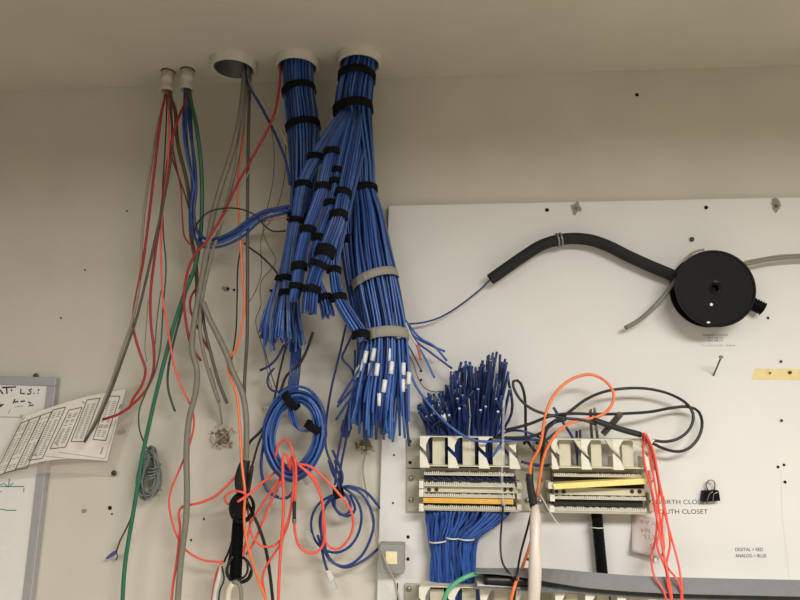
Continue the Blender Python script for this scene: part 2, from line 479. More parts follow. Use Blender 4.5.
# small hardware on the board
def screw(px, py, d, r, label, name='screw', mat=steeld):
    c = P(px, py, d); rr = rpx(2*r, d); vs = []; fs = []; K = 14
    prof = [(rr*.45, 0), (rr*.45, .003), (rr, .003), (rr*.9, .0045), (rr*.5, .0058), (0.0001, .0062)]
    for k in range(K):
        a = 2*PI*k/K
        for q, y in prof: vs.append(c+V((q*math.cos(a), -y, q*math.sin(a))))
    m = len(prof)
    for k in range(K):
        for j in range(m-1): fs.append((k*m+j, k*m+j+1, ((k+1) % K)*m+j+1, ((k+1) % K)*m+j))
    o = link(name, vs, fs, mat, None, smooth=True); 
    if label: tag(o, label, 'screw')
    return o
screw(691.5, 239.5, pf, 2.3, 'small silver screw on the board above the black spool')
screw(781, 420.5, pf, 1.3, 'tiny dark screw on the board below the masking tape')
screw(780.5, 361.5, pf, 1.2, 'tiny dark screw on the board just above the masking tape')
screw(36.5, 376, .003, 2.8, 'dark screw standing on the wall at the top of the whiteboard frame')
# long nail
a = P(713.5, 375.5, pf); b = P(721, 357.5, .075)
t = root('nail', a, 'long steel nail sticking out of the board below the spool', 'nail')
vs, fs = tube_geo([a, b], .0018, 8); link('shank', vs, fs, steeld, t, None, True)
d_ = (b-a).normalized(); vs, fs = tube_geo([b, b+d_*.0015, b+d_*.003], [.0048, .005, .003], 12); link('head', vs, fs, steel, t, None, True)
# masking tape
o = prism('masking_tape', [(755.5, 368.5), (820, 369), (820, 380.5), (751.5, 379.5)], pf, pf+.0008, tape); tag(o, 'pale yellow masking tape strip stuck on the board at right', 'tape')
screw(789.5, 372.5, pf+.0008, 1.6, 'dark screw driven through the yellow masking tape, the larger of two')
screw(769.5, 373, pf+.0008, .9, 'tiny brown screw through the masking tape near its torn end')
# binder clip
t = root('binder_clip', P(711, 500, pf), 'black binder clip with silver handles hung on the board', 'clip')
prism('clip_body', [(704, 491), (719, 490.5), (720.5, 501), (702.5, 502)], pf+.001, pf+.018, blkp, t, .001)
def wire(pts, w, mat, name, parent, d=None): return tube(name, pp(pts) if isinstance(pts, str) else pts, rpx(w, .03), mat, parent)
wire('708,491,.025 706,484,.03 709,480.5,.032 713,480.5,.034 715,484,.032 714,491,.028', 1.3, steel, 'handle', t)
wire('707,501,.042 710,493.5,.044 713,492,.044', .8, steel, 'handle', t)
wire('713,501,.042 714,494,.044 719,492,.044', .8, steel, 'handle', t)
# note paper
def sheet(name, quad, nu, nv, df, mat, parent=None, th=None):
    vs = []; fs = []
    for i in range(nu+1):
        for j in range(nv+1):
            s, r = i/nu, j/nv
            x = (quad[0][0]*(1-s)+quad[1][0]*s)*(1-r)+(quad[3][0]*(1-s)+quad[2][0]*s)*r
            y = (quad[0][1]*(1-s)+quad[1][1]*s)*(1-r)+(quad[3][1]*(1-s)+quad[2][1]*s)*r
            vs.append(P(x, y, df(x, y)))
    for i in range(nu):
        for j in range(nv):
            a = i*(nv+1)+j; fs.append((a, a+nv+1, a+nv+2, a+1))
    o = link(name, vs, fs, mat, parent, smooth=True)
    m = o.modifiers.new('s', 'SOLIDIFY'); m.thickness = .0004
    return o
nd = lambda x, y: .0215+.028*max(0, (y-515)/45)**1.5
t = root('paper_note', P(648, 516, pf), 'small curled paper note with faint red handwriting hanging below the right wiring block', 'paper')
sheet('paper', [(632, 513.5), (666, 521), (664, 558.5), (632, 551.5)], 6, 10, nd, notem, t)
ns = [[(641, 520), (641.5, 524), (644, 522), (641, 520)], [(646, 521), (647, 524), (649, 521)], [(652, 525), (655, 522), (655, 526)], [(656, 526), (660, 523), (664, 527)], [(641, 528), (642, 532), (644, 530), (641.5, 530)], [(645, 530), (646, 532), (648, 529), (645, 529)], [(650, 529), (648.5, 531), (650, 533)], [(643, 536), (645, 534), (646, 539)], [(648, 535), (650, 536), (648, 539), (651, 539)], [(652, 535), (654, 537), (652, 540)], [(650, 545), (652, 544), (651, 549)], [(655, 545), (654, 550)]]
ribbon('handwriting', ns, .8, inkr, t, df=lambda x, y: nd(x, y)+.0008)

# ------------------------------------------------------------------ black spool with its cables
fd, bd_ = .098, .03
t = root('cable_spool', P(710, 290, pf), 'black plastic cable spool mounted face-out on the board', 'spool')
cf = P(715.3, 288.3, fd); Rf = 38.4*(1.6-fd)/F; cb_ = V((cf.x, -bd_, cf.z))
def ylathe(name, c, prof, mat, parent, K=56, holes=None):
    vs = [c+V((r*math.cos(2*PI*k/K), -y, r*math.sin(2*PI*k/K))) for k in range(K) for r, y in prof]
    m = len(prof); fs = []
    for k in range(K):
        for j in range(m-1): fs.append((k*m+j, k*m+j+1, ((k+1) % K)*m+j+1, ((k+1) % K)*m+j))
    return link(name, vs, fs, mat, parent, smooth=False)
base = V((cf.x, 0, cf.z))
o = ylathe('front_flange', base, [(.011, fd-.016), (.0085, fd-.004), (.0085, fd), (.013, fd+.001), (.015, fd), (Rf*.93, fd), (Rf*.94, fd+.0012), (Rf, fd+.001), (Rf, fd-.004), (.03, fd-.004)], blkp, t)
rb = P(708, 290.5, bd_); rb.y = 0
ylathe('rear_flange', rb, [(.005, bd_-.004), (Rf*.99, bd_-.004), (Rf*.99, bd_), (.03, bd_)], blkp, t)
ylathe('core_drum', (base+rb)/2, [(.045, bd_), (.045, fd-.004)], blkp, t)
disc('arbor_hole', *(proj(base+V((0, -(fd-.014), 0)))), fd-.014, 3.6, holem, t)
disc('lit_hole', 711.3, 304.5, fd+.0008, 1.5, ivoryl, t); disc('lit_hole', 708.4, 322.4, fd+.0008, 1.7, ivoryl, t, squash=.6)
text('embossed_mark', 'K-', 714.5, 719, 282.5, 2.2, fd+.0006, M('worn_black', (34, 34, 36), .3), t)
for k, rr in enumerate((.05, .055, .06, .065)):
    pts = [base+V((rr*math.cos(a), -(bd_+.012+.035*((a*3.1+k) % 1)), rr*math.sin(a))) for a in [i*PI/8 for i in range(16)]]
    vs, fs = tube_geo(pts, .0035, 7, True); link('wound_cable', vs, fs, grey, t, None, True)
cab('grey_cable', '690,268,.06 680,276 672,285,.06 664,296,.06 650,311,.06 638,321,.05 625,328,.045', 4.2, grey, 'short grey cable end sticking out left of the black spool', end=dark)
cab('grey_cable', '722,272,.06 738,267,.06 752,263,.055 762,260.5 778,258 800,256.5,.05 830,257', 3.6, grey, 'grey cable leaving the black spool to the right edge')
cab('grey_cable', '728,268,.045 748,261,.045 760,258.8 778,255.8 800,254.5 830,254', 2, tan, 'thin tan cable running beside the grey cable right of the spool')
cab('grey_cable', '684,262,.05 690,254.5,.05 697,251 704,249.5,.045', 2.2, tan, 'scrap of tan cable peeping over the top of the black spool')
# black split loom tube
t = root('split_loom_tube', P(580, 240, pf), 'thick black foam tube arched across the board into the spool', 'tube')
L = pp('490.5,279.5,.05 506,268.5 524,256 541,245.5 556,240.5 572,238.5 590,240 608,246 628,256 650,266 668,273.5 690,284,.045')
c, _ = catmull(L, 60); r0 = rpx(11.5, .05)
vs, fs = tube_geo(c, r0, 16); fs = fs[:-2]
vi, fi = tube_geo(c, r0*.62, 16, base=len(vs)); fi = [tuple(reversed(f)) for f in fi[:-2]]
nv = len(vs); rim = [(k, (k+1) % 16, nv+(k+1) % 16, nv+k) for k in range(16)]
link('tube_wall', vs+vi, fs+fi+rim, M('foam_black', (24, 24, 25), .8, var=.3, scale=300, bump=.3), t, None, True)
cc = V(c[20]); tt = (V(c[21])-V(c[19])).normalized()
i0 = min(range(60), key=lambda i: abs(proj(V(c[i]))[0]-558)); cc = V(c[i0]); tt = (V(c[i0+1])-V(c[i0-1])).normalized()
for off in (-.004, .004):
    nn = tt.cross(V((0, 1, 0))).normalized(); pts = [cc+tt*off+nn*(r0*1.12*math.cos(a))+V((0, -1, 0))*(r0*1.12*math.sin(a)) for a in [i*PI/12 for i in range(24)]]
    vs, fs = tube_geo(pts, .0028, 7, True); o = link('metal_ring', vs, fs, steel, t, None, True); o['label'] = 'silver wire ring'
cab('blue_cable', '500,273,.05 490,280,.05 482,288 466,301 450,312,.045 436,319 420,323 406,324,.05', 1.8, blue[1], 'single blue cable running from the loom tube mouth to the bundle')
def corr(name, s, w, pitch, mat, parent=None, amp=.1):
    pts = pp(s); c, Ln = catmull(pts, 200); n = int(Ln/pitch)*4; c, _ = catmull(pts, n)
    r = rpx(w, .05); rad = [r*(1+amp*(1 if (i//2) % 2 else -1)) for i in range(n)]
    vs, fs = tube_geo(c, rad, 14); o = link(name, vs, fs, mat, parent)
    return o
o = corr('corrugated_tube', '738,297,.04 746,301.5 755,305 763,309,.045', 12, .0055, blkp, amp=.09); tag(o, 'short black corrugated tube stub at lower right of the spool', 'tube')
# corrugated conduit below right block
t = root('corrugated_conduit', P(599, 545, pf), 'black corrugated conduit dropping from below the right wiring block', 'conduit')
corr('conduit_tube', '595,500,.045 597,518,.045 599,540 602.5,576,.045 605,600,.04', 10, .005, blkp, t, .06)
tube('cable_tie', [P(596, 527, .045)+V((.0145*math.cos(a)+.003, -.0145*math.sin(a), 0)) for a in [i*PI/8 for i in range(16)]], .0012, whitew, t, closed=True)

# ------------------------------------------------------------------ wiring blocks
def block(x0, x1, y0, dx, label, which):
    """x0,x1 trough ends at front (px), y0 top of trough; built in real depth"""
    t = root('wiring_block', P((x0+x1)/2, y0+70, pf), label, 'wiring block')
    s = 1
    # mounting frame behind
    a = P(x0, y0, .03); 
    fr = wbox('base_plate', *bx(x0-14, x1+(16 if which == 0 else 4), y0+30, y0+77, .034), -.034, -.0205, 0, 0, ivoryd, t, .0008) if False else None
    box('base_plate', x0-13, y0+30, x1+(17 if which == 0 else 3), y0+76, pf+.0005, .034, ivoryd, t, .001)
    lx = [x0-12, x1+4] if which == 0 else [x0-26, x1-12]
    return t
def rail(name, x0, x1, y0, y1, d0, d1, mat, t, bev=.0006): return box(name, x0, y0, x1, y1, d0, d1, mat, t, bev)
def teeth(name, x0, x1, y, h, d0, d1, mat, t, n=46, tilt=0):
    """toothed strip: rail with a row of small teeth on top, one mesh"""
    a = P(x0, y+h, d1); b = P(x1, y+h, d1); top = P(x0, y, d1).z; zb = a.z; H = top-zb
    vs = []; fs = []
    def bb(xa, xb, ya, yb, za, zb_, k0=0, k1=0):
        o = len(vs)
        for x, kk in ((xa, k0), (xb, k1)):
            for yy in (ya, yb):
                for z in (za, zb_): vs.append((x, yy, z+kk))
        for f in ((0, 1, 3, 2), (4, 6, 7, 5), (0, 4, 5, 1), (2, 3, 7, 6), (0, 2, 6, 4), (1, 5, 7, 3)): fs.append(tuple(o+i for i in f))
    bb(a.x, b.x, -d1+.002, -d0, zb, zb+H*.35, 0, tilt)
    for i in range(n):
        xa = a.x+(b.x-a.x)*(i+.15)/n; xb = a.x+(b.x-a.x)*(i+.72)/n; hh = random.uniform(.75, 1.05); k = tilt*(i/n)
        bb(xa, xb, -d1-.001, -d1+.008, zb+H*.3, zb+H*hh, k, k)
    return link(name, vs, fs, mat, t)
def trough(t, x0, x1, y0, y1, hooks, panels, dz=.095, lean=0):
    """cable retainer: top and bottom rails, upright dividers, hooked tabs at front"""
    rail('top_rail', x0, x1, y0, y0+2.2, .05, dz, ivory, t)
    rail('bottom_rail', x0, x1, y1-2.5, y1, .034, dz, ivory, t)
    for k, (pa, pb_) in enumerate(panels):
        o = box('divider_panel', pa, y0+2, pb_, y1-2, .068, .072, ivory, t)
    zt, zb = P(x0, y0, dz).z, P(x0, y1, dz).z; H = zt-zb
    for hx, w in hooks:
        a = P(hx, y0, dz); xw = rpx(2*w, dz)
        # divider fin going back from the front tab, and the two tabs with a slanting slot between
        xm = a.x
        def poly(pts, nm):
            f = [V((xm+px_*xw, -dz-.0012, zt-pz*H)) for px_, pz in pts]; k = len(f)
            vs = f+[v+V((0, .0035, 0)) for v in f]
            fs = [tuple(range(k)), tuple(reversed(range(k, 2*k)))]+[(i, i+k, (i+1) % k+k, (i+1) % k) for i in range(k)]
            return link(nm, vs, fs, ivoryl, t)
        poly([(0, 0), (1, 0), (.78, .1), (.55, .28), (.55, .50), (0, .30)], 'hook_tab')
        poly([(0, .45), (.55, .66), (.62, .68), (.9, 1), (0, 1)], 'hook_tab')
        wbox('divider_fin', xm+xw*.0, xm+xw*.16, -dz, -.045, zb, zb+H*.42, ivory, t)
def side_plate(t, x0, x1, y0, y1, holes, slots=True):
    box('side_plate', x0, y0, x1, y1, pf+.0006, .030, ivoryd, t, .001)
    for hx, hy in holes:
        c = P(hx, hy, .030); vs = []; 
        disc('mount_hole', hx, hy, .0302, 1.7, holem, t)
def latch(t, x, y, w=4.5, h=8, d=.082):
    o = box('end_latch', x, y, x+w, y+h, .036, d, ivoryl, t, .0008)
    return o
# --- left block
t = root('wiring_block', P(465, 512, pf), 'left ivory wiring block with amber strip, tuft of blue cable ends above it', 'wiring block', 'ivory wiring blocks')
LB = t
side_plate(t, 407, 421, 438, 468, [(410, 441.5), (410, 462.5)]); side_plate(t, 407, 421, 468.6, 512, [])
side_plate(t, 517, 532, 438, 511, [(524.5, 443), (529, 443)])
for sx, sy in ((411, 478), (411, 499.5), (528, 479), (527.5, 500)):
    o = screw(sx, sy, .031, 2.3, None, 'mounting_screw', steel); o.parent = t; o.matrix_parent_inverse = parent_inv(t)
box('base_plate', 421, 467, 520, 511, pf+.0006, .036, ivoryd, t)
trough(t, 420, 520, 436, 467.5, [(420, 10.5), (448, 11.5), (478.5, 11.5), (509, 11.5)], [(432.5, 445), (462.5, 475), (492.5, 505)])
ws = box('wiring_shelf', 423, 467.5, 517, 472, .034, .062, ivoryd, t)
teeth('terminal_strip', 424, 514, 471, 4, .04, .072, ivoryl, t)
box('strip_body', 424, 475, 516, 481, .034, .055, dark, t)
teeth('terminal_strip', 424, 515, 481.5, 4.5, .04, .082, ivoryl, t)
b = box('label_bed', 424, 485.5, 518, 493.5, .036, .066, ivory, t)
for hx in (429, 436.5, 504.5, 511): disc('bed_hole', hx, 489.5, .0663, 2.0, steeld, t)
teeth('terminal_strip', 424, 515, 493, 4, .04, .082, ivoryl, t)
o = box('designation_strip', 423, 498, 513.5, 504.5, .04, .084, yel, t, .0008); o['label'] = 'amber yellow strip'
teeth('terminal_strip', 424, 516, 505, 3.5, .04, .082, ivoryl, t); box('bottom_lip', 422, 508, 519, 512, .036, .078, ivoryd, t)
for ly in (481, 489.5, 504): latch(t, 419, ly, 4.6, 7.5)
for ly in (482.5, 493, 504.5): latch(t, 517, ly, 5, 6.5, .075)
for k in range(26):
    x = 425+k*3.5; tube('punched_wire', pp('%f,476,.056 %f,478,.06 %f,481,.058' % (x, x+random.uniform(-1, 6), x+random.uniform(2, 8))), .0012, navy, t, n=6, sides=5)
ts = cab('x', '503.5,500,.086 503.5,506,.086', 3.5, clear, '', parent=t); ts.name = 'clear_tag'
# --- right block
t = root('wiring_block', P(600, 512, pf), 'right ivory wiring block with tilted pale yellow strip, orange cables beside it', 'wiring block', 'ivory wiring blocks')
RB = t
side_plate(t, 534, 553, 438, 466, [(537, 443), (549, 443)]); side_plate(t, 533, 552, 467, 512, [])
side_plate(t, 643, 654, 470, 512, [])
for sx, sy in ((528.0, 0), (540, 480), (540, 501), (651, 480), (651, 502.5)):
    if sy: o = screw(sx, sy, .031, 2.3, None, 'mounting_screw', steel); o.parent = t; o.matrix_parent_inverse = parent_inv(t)
box('base_plate', 552, 468, 646, 511, pf+.0006, .036, ivoryd, t)
trough(t, 551, 641, 438.5, 469, [(551, 7), (580.5, 10.5), (612, 11), (643, 11)], [(559, 571), (590.5, 602), (621.5, 634)])
# slanting end arms of the right trough
prism('end_arm', [(629, 439), (645, 438), (655, 450), (655, 455), (650, 456), (640, 446)], .088, .094, ivory, t)
prism('end_arm', [(650, 458), (655, 460), (646, 469), (641, 469)], .088, .094, ivory, t)
for ax in (603.5, 572, 545):
    prism('hook_arm', [(ax, 440), (ax+9, 448), (ax+9, 452), (ax+15, 453), (ax+19, 458), (ax+10, 457.5), (ax-2, 442)] if False else [(ax+2, 440), (ax+11, 441), (ax+17, 457), (ax+8, 449)], .080, .0945, ivory, t)
box('wiring_shelf', 553, 468, 646, 473, .034, .060, ivoryd, t)
teeth('terminal_strip', 554, 642, 473, 3.5, .04, .072, ivoryl, t)
box('strip_body', 554, 476, 645, 500, .034, .05, dark, t)
# tilted pale yellow strip
o = prism('designation_strip', [(553, 484), (647, 478.5), (648, 484), (554, 489.5)], .052, .088, yell, t, .0008); o['label'] = 'pale yellow strip tilted up at right'
box('label_bed', 554, 487.5, 645, 496, .036, .060, ivory, t)
for hx in (556.5, 563.5, 632, 639.5): disc('bed_hole', hx, 491.5, .0603, 2.0, steeld, t)
teeth('terminal_strip', 552, 646, 495.5, 3.5, .04, .082, ivoryl, t)
box('strip_body', 553, 499, 643, 507, .05, .066, dark, t)
teeth('terminal_strip', 552, 647, 506.5, 4, .04, .082, ivoryl, t); box('bottom_lip', 553, 510, 646, 514.5, .036, .078, ivoryd, t)
for lx, ly in ((548, 482.5), (550, 495), (549.5, 506)): latch(t, lx, ly, 5, 6.5)
for ly in (493, 504): latch(t, 649.5, ly, 5, 7.5, .06)
# --- lower blocks, only their tops in view
for (lab_, xs, x0, x1, hk, pn) in (('ivory wiring block at the bottom edge under the tied blue cables', (405, 419), 420, 538, [(419, 10.5), (448, 11.5), (480, 11.5), (512, 11.5)], [(430, 444), (462, 476), (494, 508)]),
                               ('ivory wiring block at the bottom edge beneath the right wiring block', (541, 553), 556, 655, [(555, 11), (585, 11), (617, 11), (648, 11)], [(566, 578), (597, 610), (629, 641)])):
    t = root('wiring_block', P((x0+x1)/2, 680, pf), lab_, 'wiring block', 'ivory wiring blocks')
    side_plate(t, xs[0], xs[1], 584 if x0 < 500 else 590, 660, [])
    trough(t, x0, x1, 587 if x0 < 500 else 592, 622, hk, pn)
    box('base_plate', x0, 624, x1, 668, pf+.0006, .036, ivoryd, t)
    if x0 < 500:
        o = screw(409, 588.5, .031, 2.3, None, 'mounting_screw', steel); o.parent = t; o.matrix_parent_inverse = parent_inv(t)

# ------------------------------------------------------------------ grey raceway (U channel) along the bottom
def channel():
    t = root('cable_raceway', P(478, 585, .1), 'long grey open cable raceway lying across the bottom of the board', 'raceway')
    w, h, th = .034, .034, .0022
    prof = []
    # U profile, opening towards the room: outer then inner
    out = [(-.5, .5), (.5, .5), (.5, -.5), (-.5, -.5), (-.5, -.42), (.44, -.42), (.44, .42), (-.5, .42)]
    A, B = V(P(475.5, 578, .115)), V(P(830, 592, .095)); mid = V(P(640, 587, .105))
    c, _ = catmull([tuple(A), tuple(P(560, 581, .11)), tuple(mid), tuple(B)], 40)
    vs = []; fs = []
    for i, q in enumerate(c):
        k_ = min(1, max(0, i-1)/12); tw = -math.radians(2+k_*k_*(3-2*k_)*52)
        for a, b in out:
            y = a*w; z = b*h
            vs.append(V(q)+V((0, y*math.cos(tw)+z*math.sin(tw), z*math.cos(tw)-y*math.sin(tw))))
    m = 8
    for i in range(39):
        for j in range(m): fs.append((i*m+j, i*m+(j+1) % m, (i+1)*m+(j+1) % m, (i+1)*m+j))
    fs += [(0, 1, 6, 7), (1, 2, 5, 6), (2, 3, 4, 5)]
    link('channel', vs, fs, ductm, t)
    o = tube('inner_black_tube', [V(q)+V((0, .002, -.004)) for q in c[1:7]], .0115, blkj, t); o['label'] = 'black filler painting the dark inside of the raceway'  # black tube puts the shade inside the channel's open left end into colour
    prism('liner', [(477, 584), (520, 588), (520, 590.5), (478, 588)], .09, .12, whitew, t)
channel()
# ------------------------------------------------------------------ grey box at the left edge of the board
t = root('junction_box', P(392, 575, pf), 'grey surface junction box with cream square at the left edge of the board', 'box')
box('box_body', 379.5, 544.5, 404, 574, pf+.0005, .06, boxg, t, .002)
o = box('cream_plate', 385.5, 551.5, 397, 564.5, .059, .063, cream, t, .001); o['label'] = 'cream square plate'

# ------------------------------------------------------------------ blue tuft over left block, and its tail
def tuft():
    t = root('cable_tuft', P(465, 466, .05), 'brush of cut dark blue cable ends standing up behind the left wiring block', 'cable bundle')
    top = [(417, 405), (421, 398), (430, 390), (436, 395), (442, 386), (448, 380), (452, 366), (460, 362), (468, 359), (476, 366), (482, 360), (490, 354), (496, 351), (502, 353), (508, 362), (512, 378)]
    def ty(x):
        for (a, b), (c, d) in zip(top, top[1:]):
            if a <= x <= c: return b+(d-b)*(x-a)/(c-a)
        return top[-1][1]
    for i in range(100):
        ex = 417.5+93*((i*.618034) % 1); f = (i*.7548) % 1
        ty_ = ty(ex); ey = ty_+f**1.35*(418-ty_) if i % 3 else ty_+random.uniform(0, 8)
        ox = 431+70*min(1, max(0, (ex-417)/93)*.95+random.uniform(-.06, .1)); 
        # ends spread forward as they get lower
        dd = .055+(.075*f+random.uniform(-.015, .02))*min(1, .25+(ex-417)/40)
        mx = ox*.6+ex*.4+random.uniform(-3, 3)
        if i % 9 == 4 and ex > 440: mx += random.choice((-14, 12)); 
        pts = [P(ox+random.uniform(-2, 2), 470, .040+.003*random.random()), P(ox, 448, .045+.02*random.random()), P(mx, 436-(436-ey)*.4, .05+.35*(dd-.05)), P(ex, ey, dd)]
        c = tube('cable', pts, rpx(random.uniform(2.3, 2.8), .08), random.choice((navy, navy, navy, blue[1])), t, n=14, sides=6, end=corew if random.random() < .5 else core)
        if i in (8, 31, 44, 57, 70, 85, 12):
            p0, p1 = pts[-1], pts[-2]; dr = (p1-p0).normalized(); st = p0+dr*.012
            vs, fs = tube_geo([st, st+dr*.012, st+dr*.024], rpx(4.2, .08), 8); o = link('wrap_label', vs, fs, lab, None, None, True); o.parent = c
            o['label'] = 'white wrap label'
    return t
tuft()
b = Bundle('cable_bundle', 'flat blue cable bundle below the left wiring block held by three clear ties',
    [(469, 504, .045, 40), (467.5, 512, .05, 39), (461.5, 525, .052, 32), (454, 537, .055, 24), (452.5, 550, .055, 21.5), (453.5, 568, .055, 21.5), (454.5, 590, .055, 22.5), (455, 612, .055, 24)], 84, 2.5, flat=.24, fix=True, jit=0, wob=.07, mats=[blue[0], blue[1], blue[0]])
for (xa, xb, y) in ((430, 446, 541), (446, 458, 537.5), (458, 473.5, 538.5)):
    ca = P((xa+xb)/2, y, .062); rx = rpx(xb-xa, .058)
    o = ring_band('cable_tie', ca, rx, .0, .0, .0, whitew, b.root) if False else tube('cable_tie', [ca+V((rx*math.cos(a), -.019*math.sin(a), .004*math.cos(a)*(.5 if xa < 440 else -.2))) for a in [i*PI/10 for i in range(20)]], .0017, whitew, b.root, closed=True)
    o['label'] = 'clear cable tie'
cab('clear_strip', '469,398,.14 470,420,.13 469,432,.12 470,452,.11 470,456,.108', 1.3, clearstr, 'thin clear tie tail hanging in front of the blue cable ends', 'cable tie')
cab('clear_strip', '504,400,.14 503,440,.13 502,480,.11 503.5,504,.09', 2.6, clearstr, 'clear plastic strip hanging down over the left wiring block', 'strip')

# ------------------------------------------------------------------ the big blue bundles
def dz(i): return -centers[i].y
d2, d3 = dz(1), dz(2)
B1 = Bundle('cable_bundle', 'thick blue bundle from the middle collar, fanning out at lower left below black straps',
    [(299, 42, d2, 15), (298, 62, d2, 16), (299, 92, .106, 16.5), (303, 125, .102, 17), (304, 160, .096, 15), (302, 200, .09, 12), (296, 240, .086, 11), (290, 275, .084, 12), (285, 300, .084, 16), (282, 325, .084, 21), (283, 353, .086, 24)], 84, 2.3, jit=.08, fan=.9, wob=.07, twist=.35)
B1.strap(92, 7.5, slack=1.06, tilt=-.08); B1.strap(125.5, 7.5, slack=1.05, tilt=-.05); B1.strap(219, 7, slack=1.06); B1.strap(281, 6, slack=1.02, tilt=.2)
B2 = Bundle('cable_bundle', 'thickest blue bundle from the rightmost collar down to white-labelled cut ends, with grey straps',
    [(361, 40, d3, 15.5), (360, 60, d3, 16.5), (357, 77, d3, 18), (353, 108, .112, 19.5), (357, 135, .105, 17), (362, 165, .095, 14), (363, 190, .09, 13.5), (367, 215, .09, 17), (370, 245, .093, 20), (376, 285, .098, 22), (384, 333, .1, 22.5), (383, 365, .1, 26), (379, 400, .1, 30), (377, 446, .1, 34)], 98, 2.6, jit=.11, flat=.85, fan=.85, wob=.09, labels=.95, twist=.5, nring=34)
B2.strap(77, 8.5, slack=1.08, tilt=-.1); B2.strap(108, 9, slack=1.06, tilt=-.05); B2.strap(190, 6.5, slack=1.07)
B2.strap(281, 8.5, gstrap, slack=1.07, tilt=-.12, label='grey velcro strap'); B2.strap(335, 10.5, gstrap, slack=1.06, tilt=0, label='grey velcro strap')
EXTRA = [[tuple(P(337+random.uniform(-3,3), 365, .12)), (0,0,0)]]
s_d = d3+.02
def sub(label, sp, n, straps, R=6, w=2.3, **k):
    b = Bundle('cable_bundle', label, sp, n, w, 'small strapped blue bundles', jit=.02, wob=.035, **k)
    for (y, wd, tl) in straps: b.strap(y, wd, slack=1.12, tilt=tl, th=.003)
    return b
f = .165
sub('small strapped blue bundle at the far left side, ending in a loose fan', [(345, 113, .135, 5), (337, 124, f, 6.5), (316, 158, f, 7.5), (303, 185, f-.005, 7), (297, 219, f-.02, 6.5), (291, 255, f-.03, 6.5), (288, 280, f-.035, 6.5), (287, 292, f-.035, 6.5), (286, 312, f-.035, 10), (286, 342, f-.035, 16)], 20, [(157, 6, -.4), (185, 6, -.3), (219, 6, 0), (279, 6, .2), (293, 6, .1)], fan=.8)
sub('small strapped blue bundle second from the left, ending short in cut ends', [(349, 113, .135, 5), (345, 125, f+.01, 6.5), (333, 150, f+.03, 7.2), (324, 185, f+.035, 7.2), (314, 215, f+.035, 7), (306, 236, f+.03, 6.5), (300, 262, f+.02, 6.4), (297, 286, f+.015, 6.2), (293.5, 303, f+.015, 5.8)], 19, [(154, 6.5, -.3), (188, 6.5, -.25), (230, 7, -.2), (266, 8, -.1), (286, 6, 0)])
sub('narrow strapped blue bundle in the middle, between two wider ones', [(353, 113, .135, 4.5), (347, 130, f+.02, 4.8), (338, 170, f+.03, 5), (332, 200, f+.035, 5.2), (322, 228, f+.03, 5), (315, 248, f+.025, 5), (312, 262, f+.01, 5), (318, 285, f-.015, 5.5), (324, 298, f-.02, 6.5), (329, 319, f-.02, 7.5)], 17, [(171, 5.5, 0), (182, 6, 0), (204, 6, -.2), (238, 7, -.2), (297, 6.5, .1)])
sub('strapped blue bundle with a wide black band halfway and a full round end', [(358, 113, .135, 5), (356, 130, f+.02, 6), (349, 165, f+.035, 7), (343, 195, f+.045, 7), (338, 218, f+.05, 7.8), (327, 248, f+.05, 8.2), (319, 266, f+.045, 7.8), (312, 287, f+.035, 7.8), (309, 315, f+.03, 8.2)], 24, [(194, 6, 0), (216, 7, -.2), (251, 11, -.15), (264, 6, 0), (288, 7, 0)])
sub('strapped blue bundle swinging out to the right, tied at its tip', [(361, 150, f-.03, 4.5), (350, 195, f-.02, 5), (340, 235, f-.01, 5.5), (334, 262, f-.01, 5.8), (335, 280, f-.01, 5.8), (339, 298, f, 6.5), (349, 316, f, 7), (360, 333, f, 7.2), (364.5, 341, f, 6.8)], 20, [(270, 6.5, .1), (298, 6.5, .3), (334, 8, .5)])
sub('blue bundle hanging behind the strapped ones, in their shadow', [(352, 150, .10, 6), (347, 190, .09, 8), (348, 230, .08, 10), (352, 270, .075, 9), (358, 305, .07, 8), (365, 345, .07, 8), (362, 400, .06, 11), (356, 425, .06, 14)], 30, [(240, 8, 0)])
# stray blue ends left of the fan and right of the thick bundle
G = 'stray blue cable ends'
cab('blue_cable', '286,260,.1 282,282,.1 274,297 264,313,.09', 2.8, blue[0], 'blue cable end poking out leftmost above the cut fan', 'cable', G, end=core)
cab('blue_cable', '282,285,.1 277,305 268,322 260,338,.09', 2.4, blue[1], 'blue cable end hanging lowest at left of the cut fan', 'cable', G, end=core)
for k, (s, lb) in enumerate((('404,318,.1 414,336,.1 428,344 445,351.5,.08', 'blue cable end right of the grey strap, reaching farthest right and topmost'), ('405,322,.1 415,340,.09 430,352 452,368.5,.08', 'blue cable end right of the grey strap, aimed at the tuft of cable ends'), ('404,326,.1 416,343,.09 425,358 434.5,378,.08', 'blue cable end right of the grey strap, pointing steeply down'), ('405,320,.11 420,338,.1 434,346 447,361,.09', 'blue cable end right of the grey strap, bowed middle one'))):
    cab('blue_cable', s, 2.2, blue[k % 3], lb, 'cable', G, end=core)
for (s, lb) in (('372,340,.13 362,365 352,380 338,403,.13', 'stray blue cable end left of the labelled ends, topmost'), ('374,350,.12 360,380 347,395 337,407,.12', 'stray blue cable end left of the labelled ends, lower one'), ('368,375,.12 358,390 348,402 336,420,.11', 'stray blue cable end left of the labelled ends, lowest one')):
    cab('blue_cable', s, 2.4, blue[1], lb, 'cable', G, end=core)
ww = cab('white_wire', '405,322,.11 411,336,.1 417,345,.09', 2.4, whitew, 'short white wire with an orange tip beside the thick bundle', 'wire')
q = cab('bare_tip', '416.7,344,.09 419,352,.09 421,360,.09', 2.6, salm, '', parent=ww); q['label'] = 'orange tip'
cab('grey_wire', '405,340,.08 412,352 417,362 421,370,.06', 1.4, greyd, 'thin dark grey wire end right of the thick bundle', 'wire')
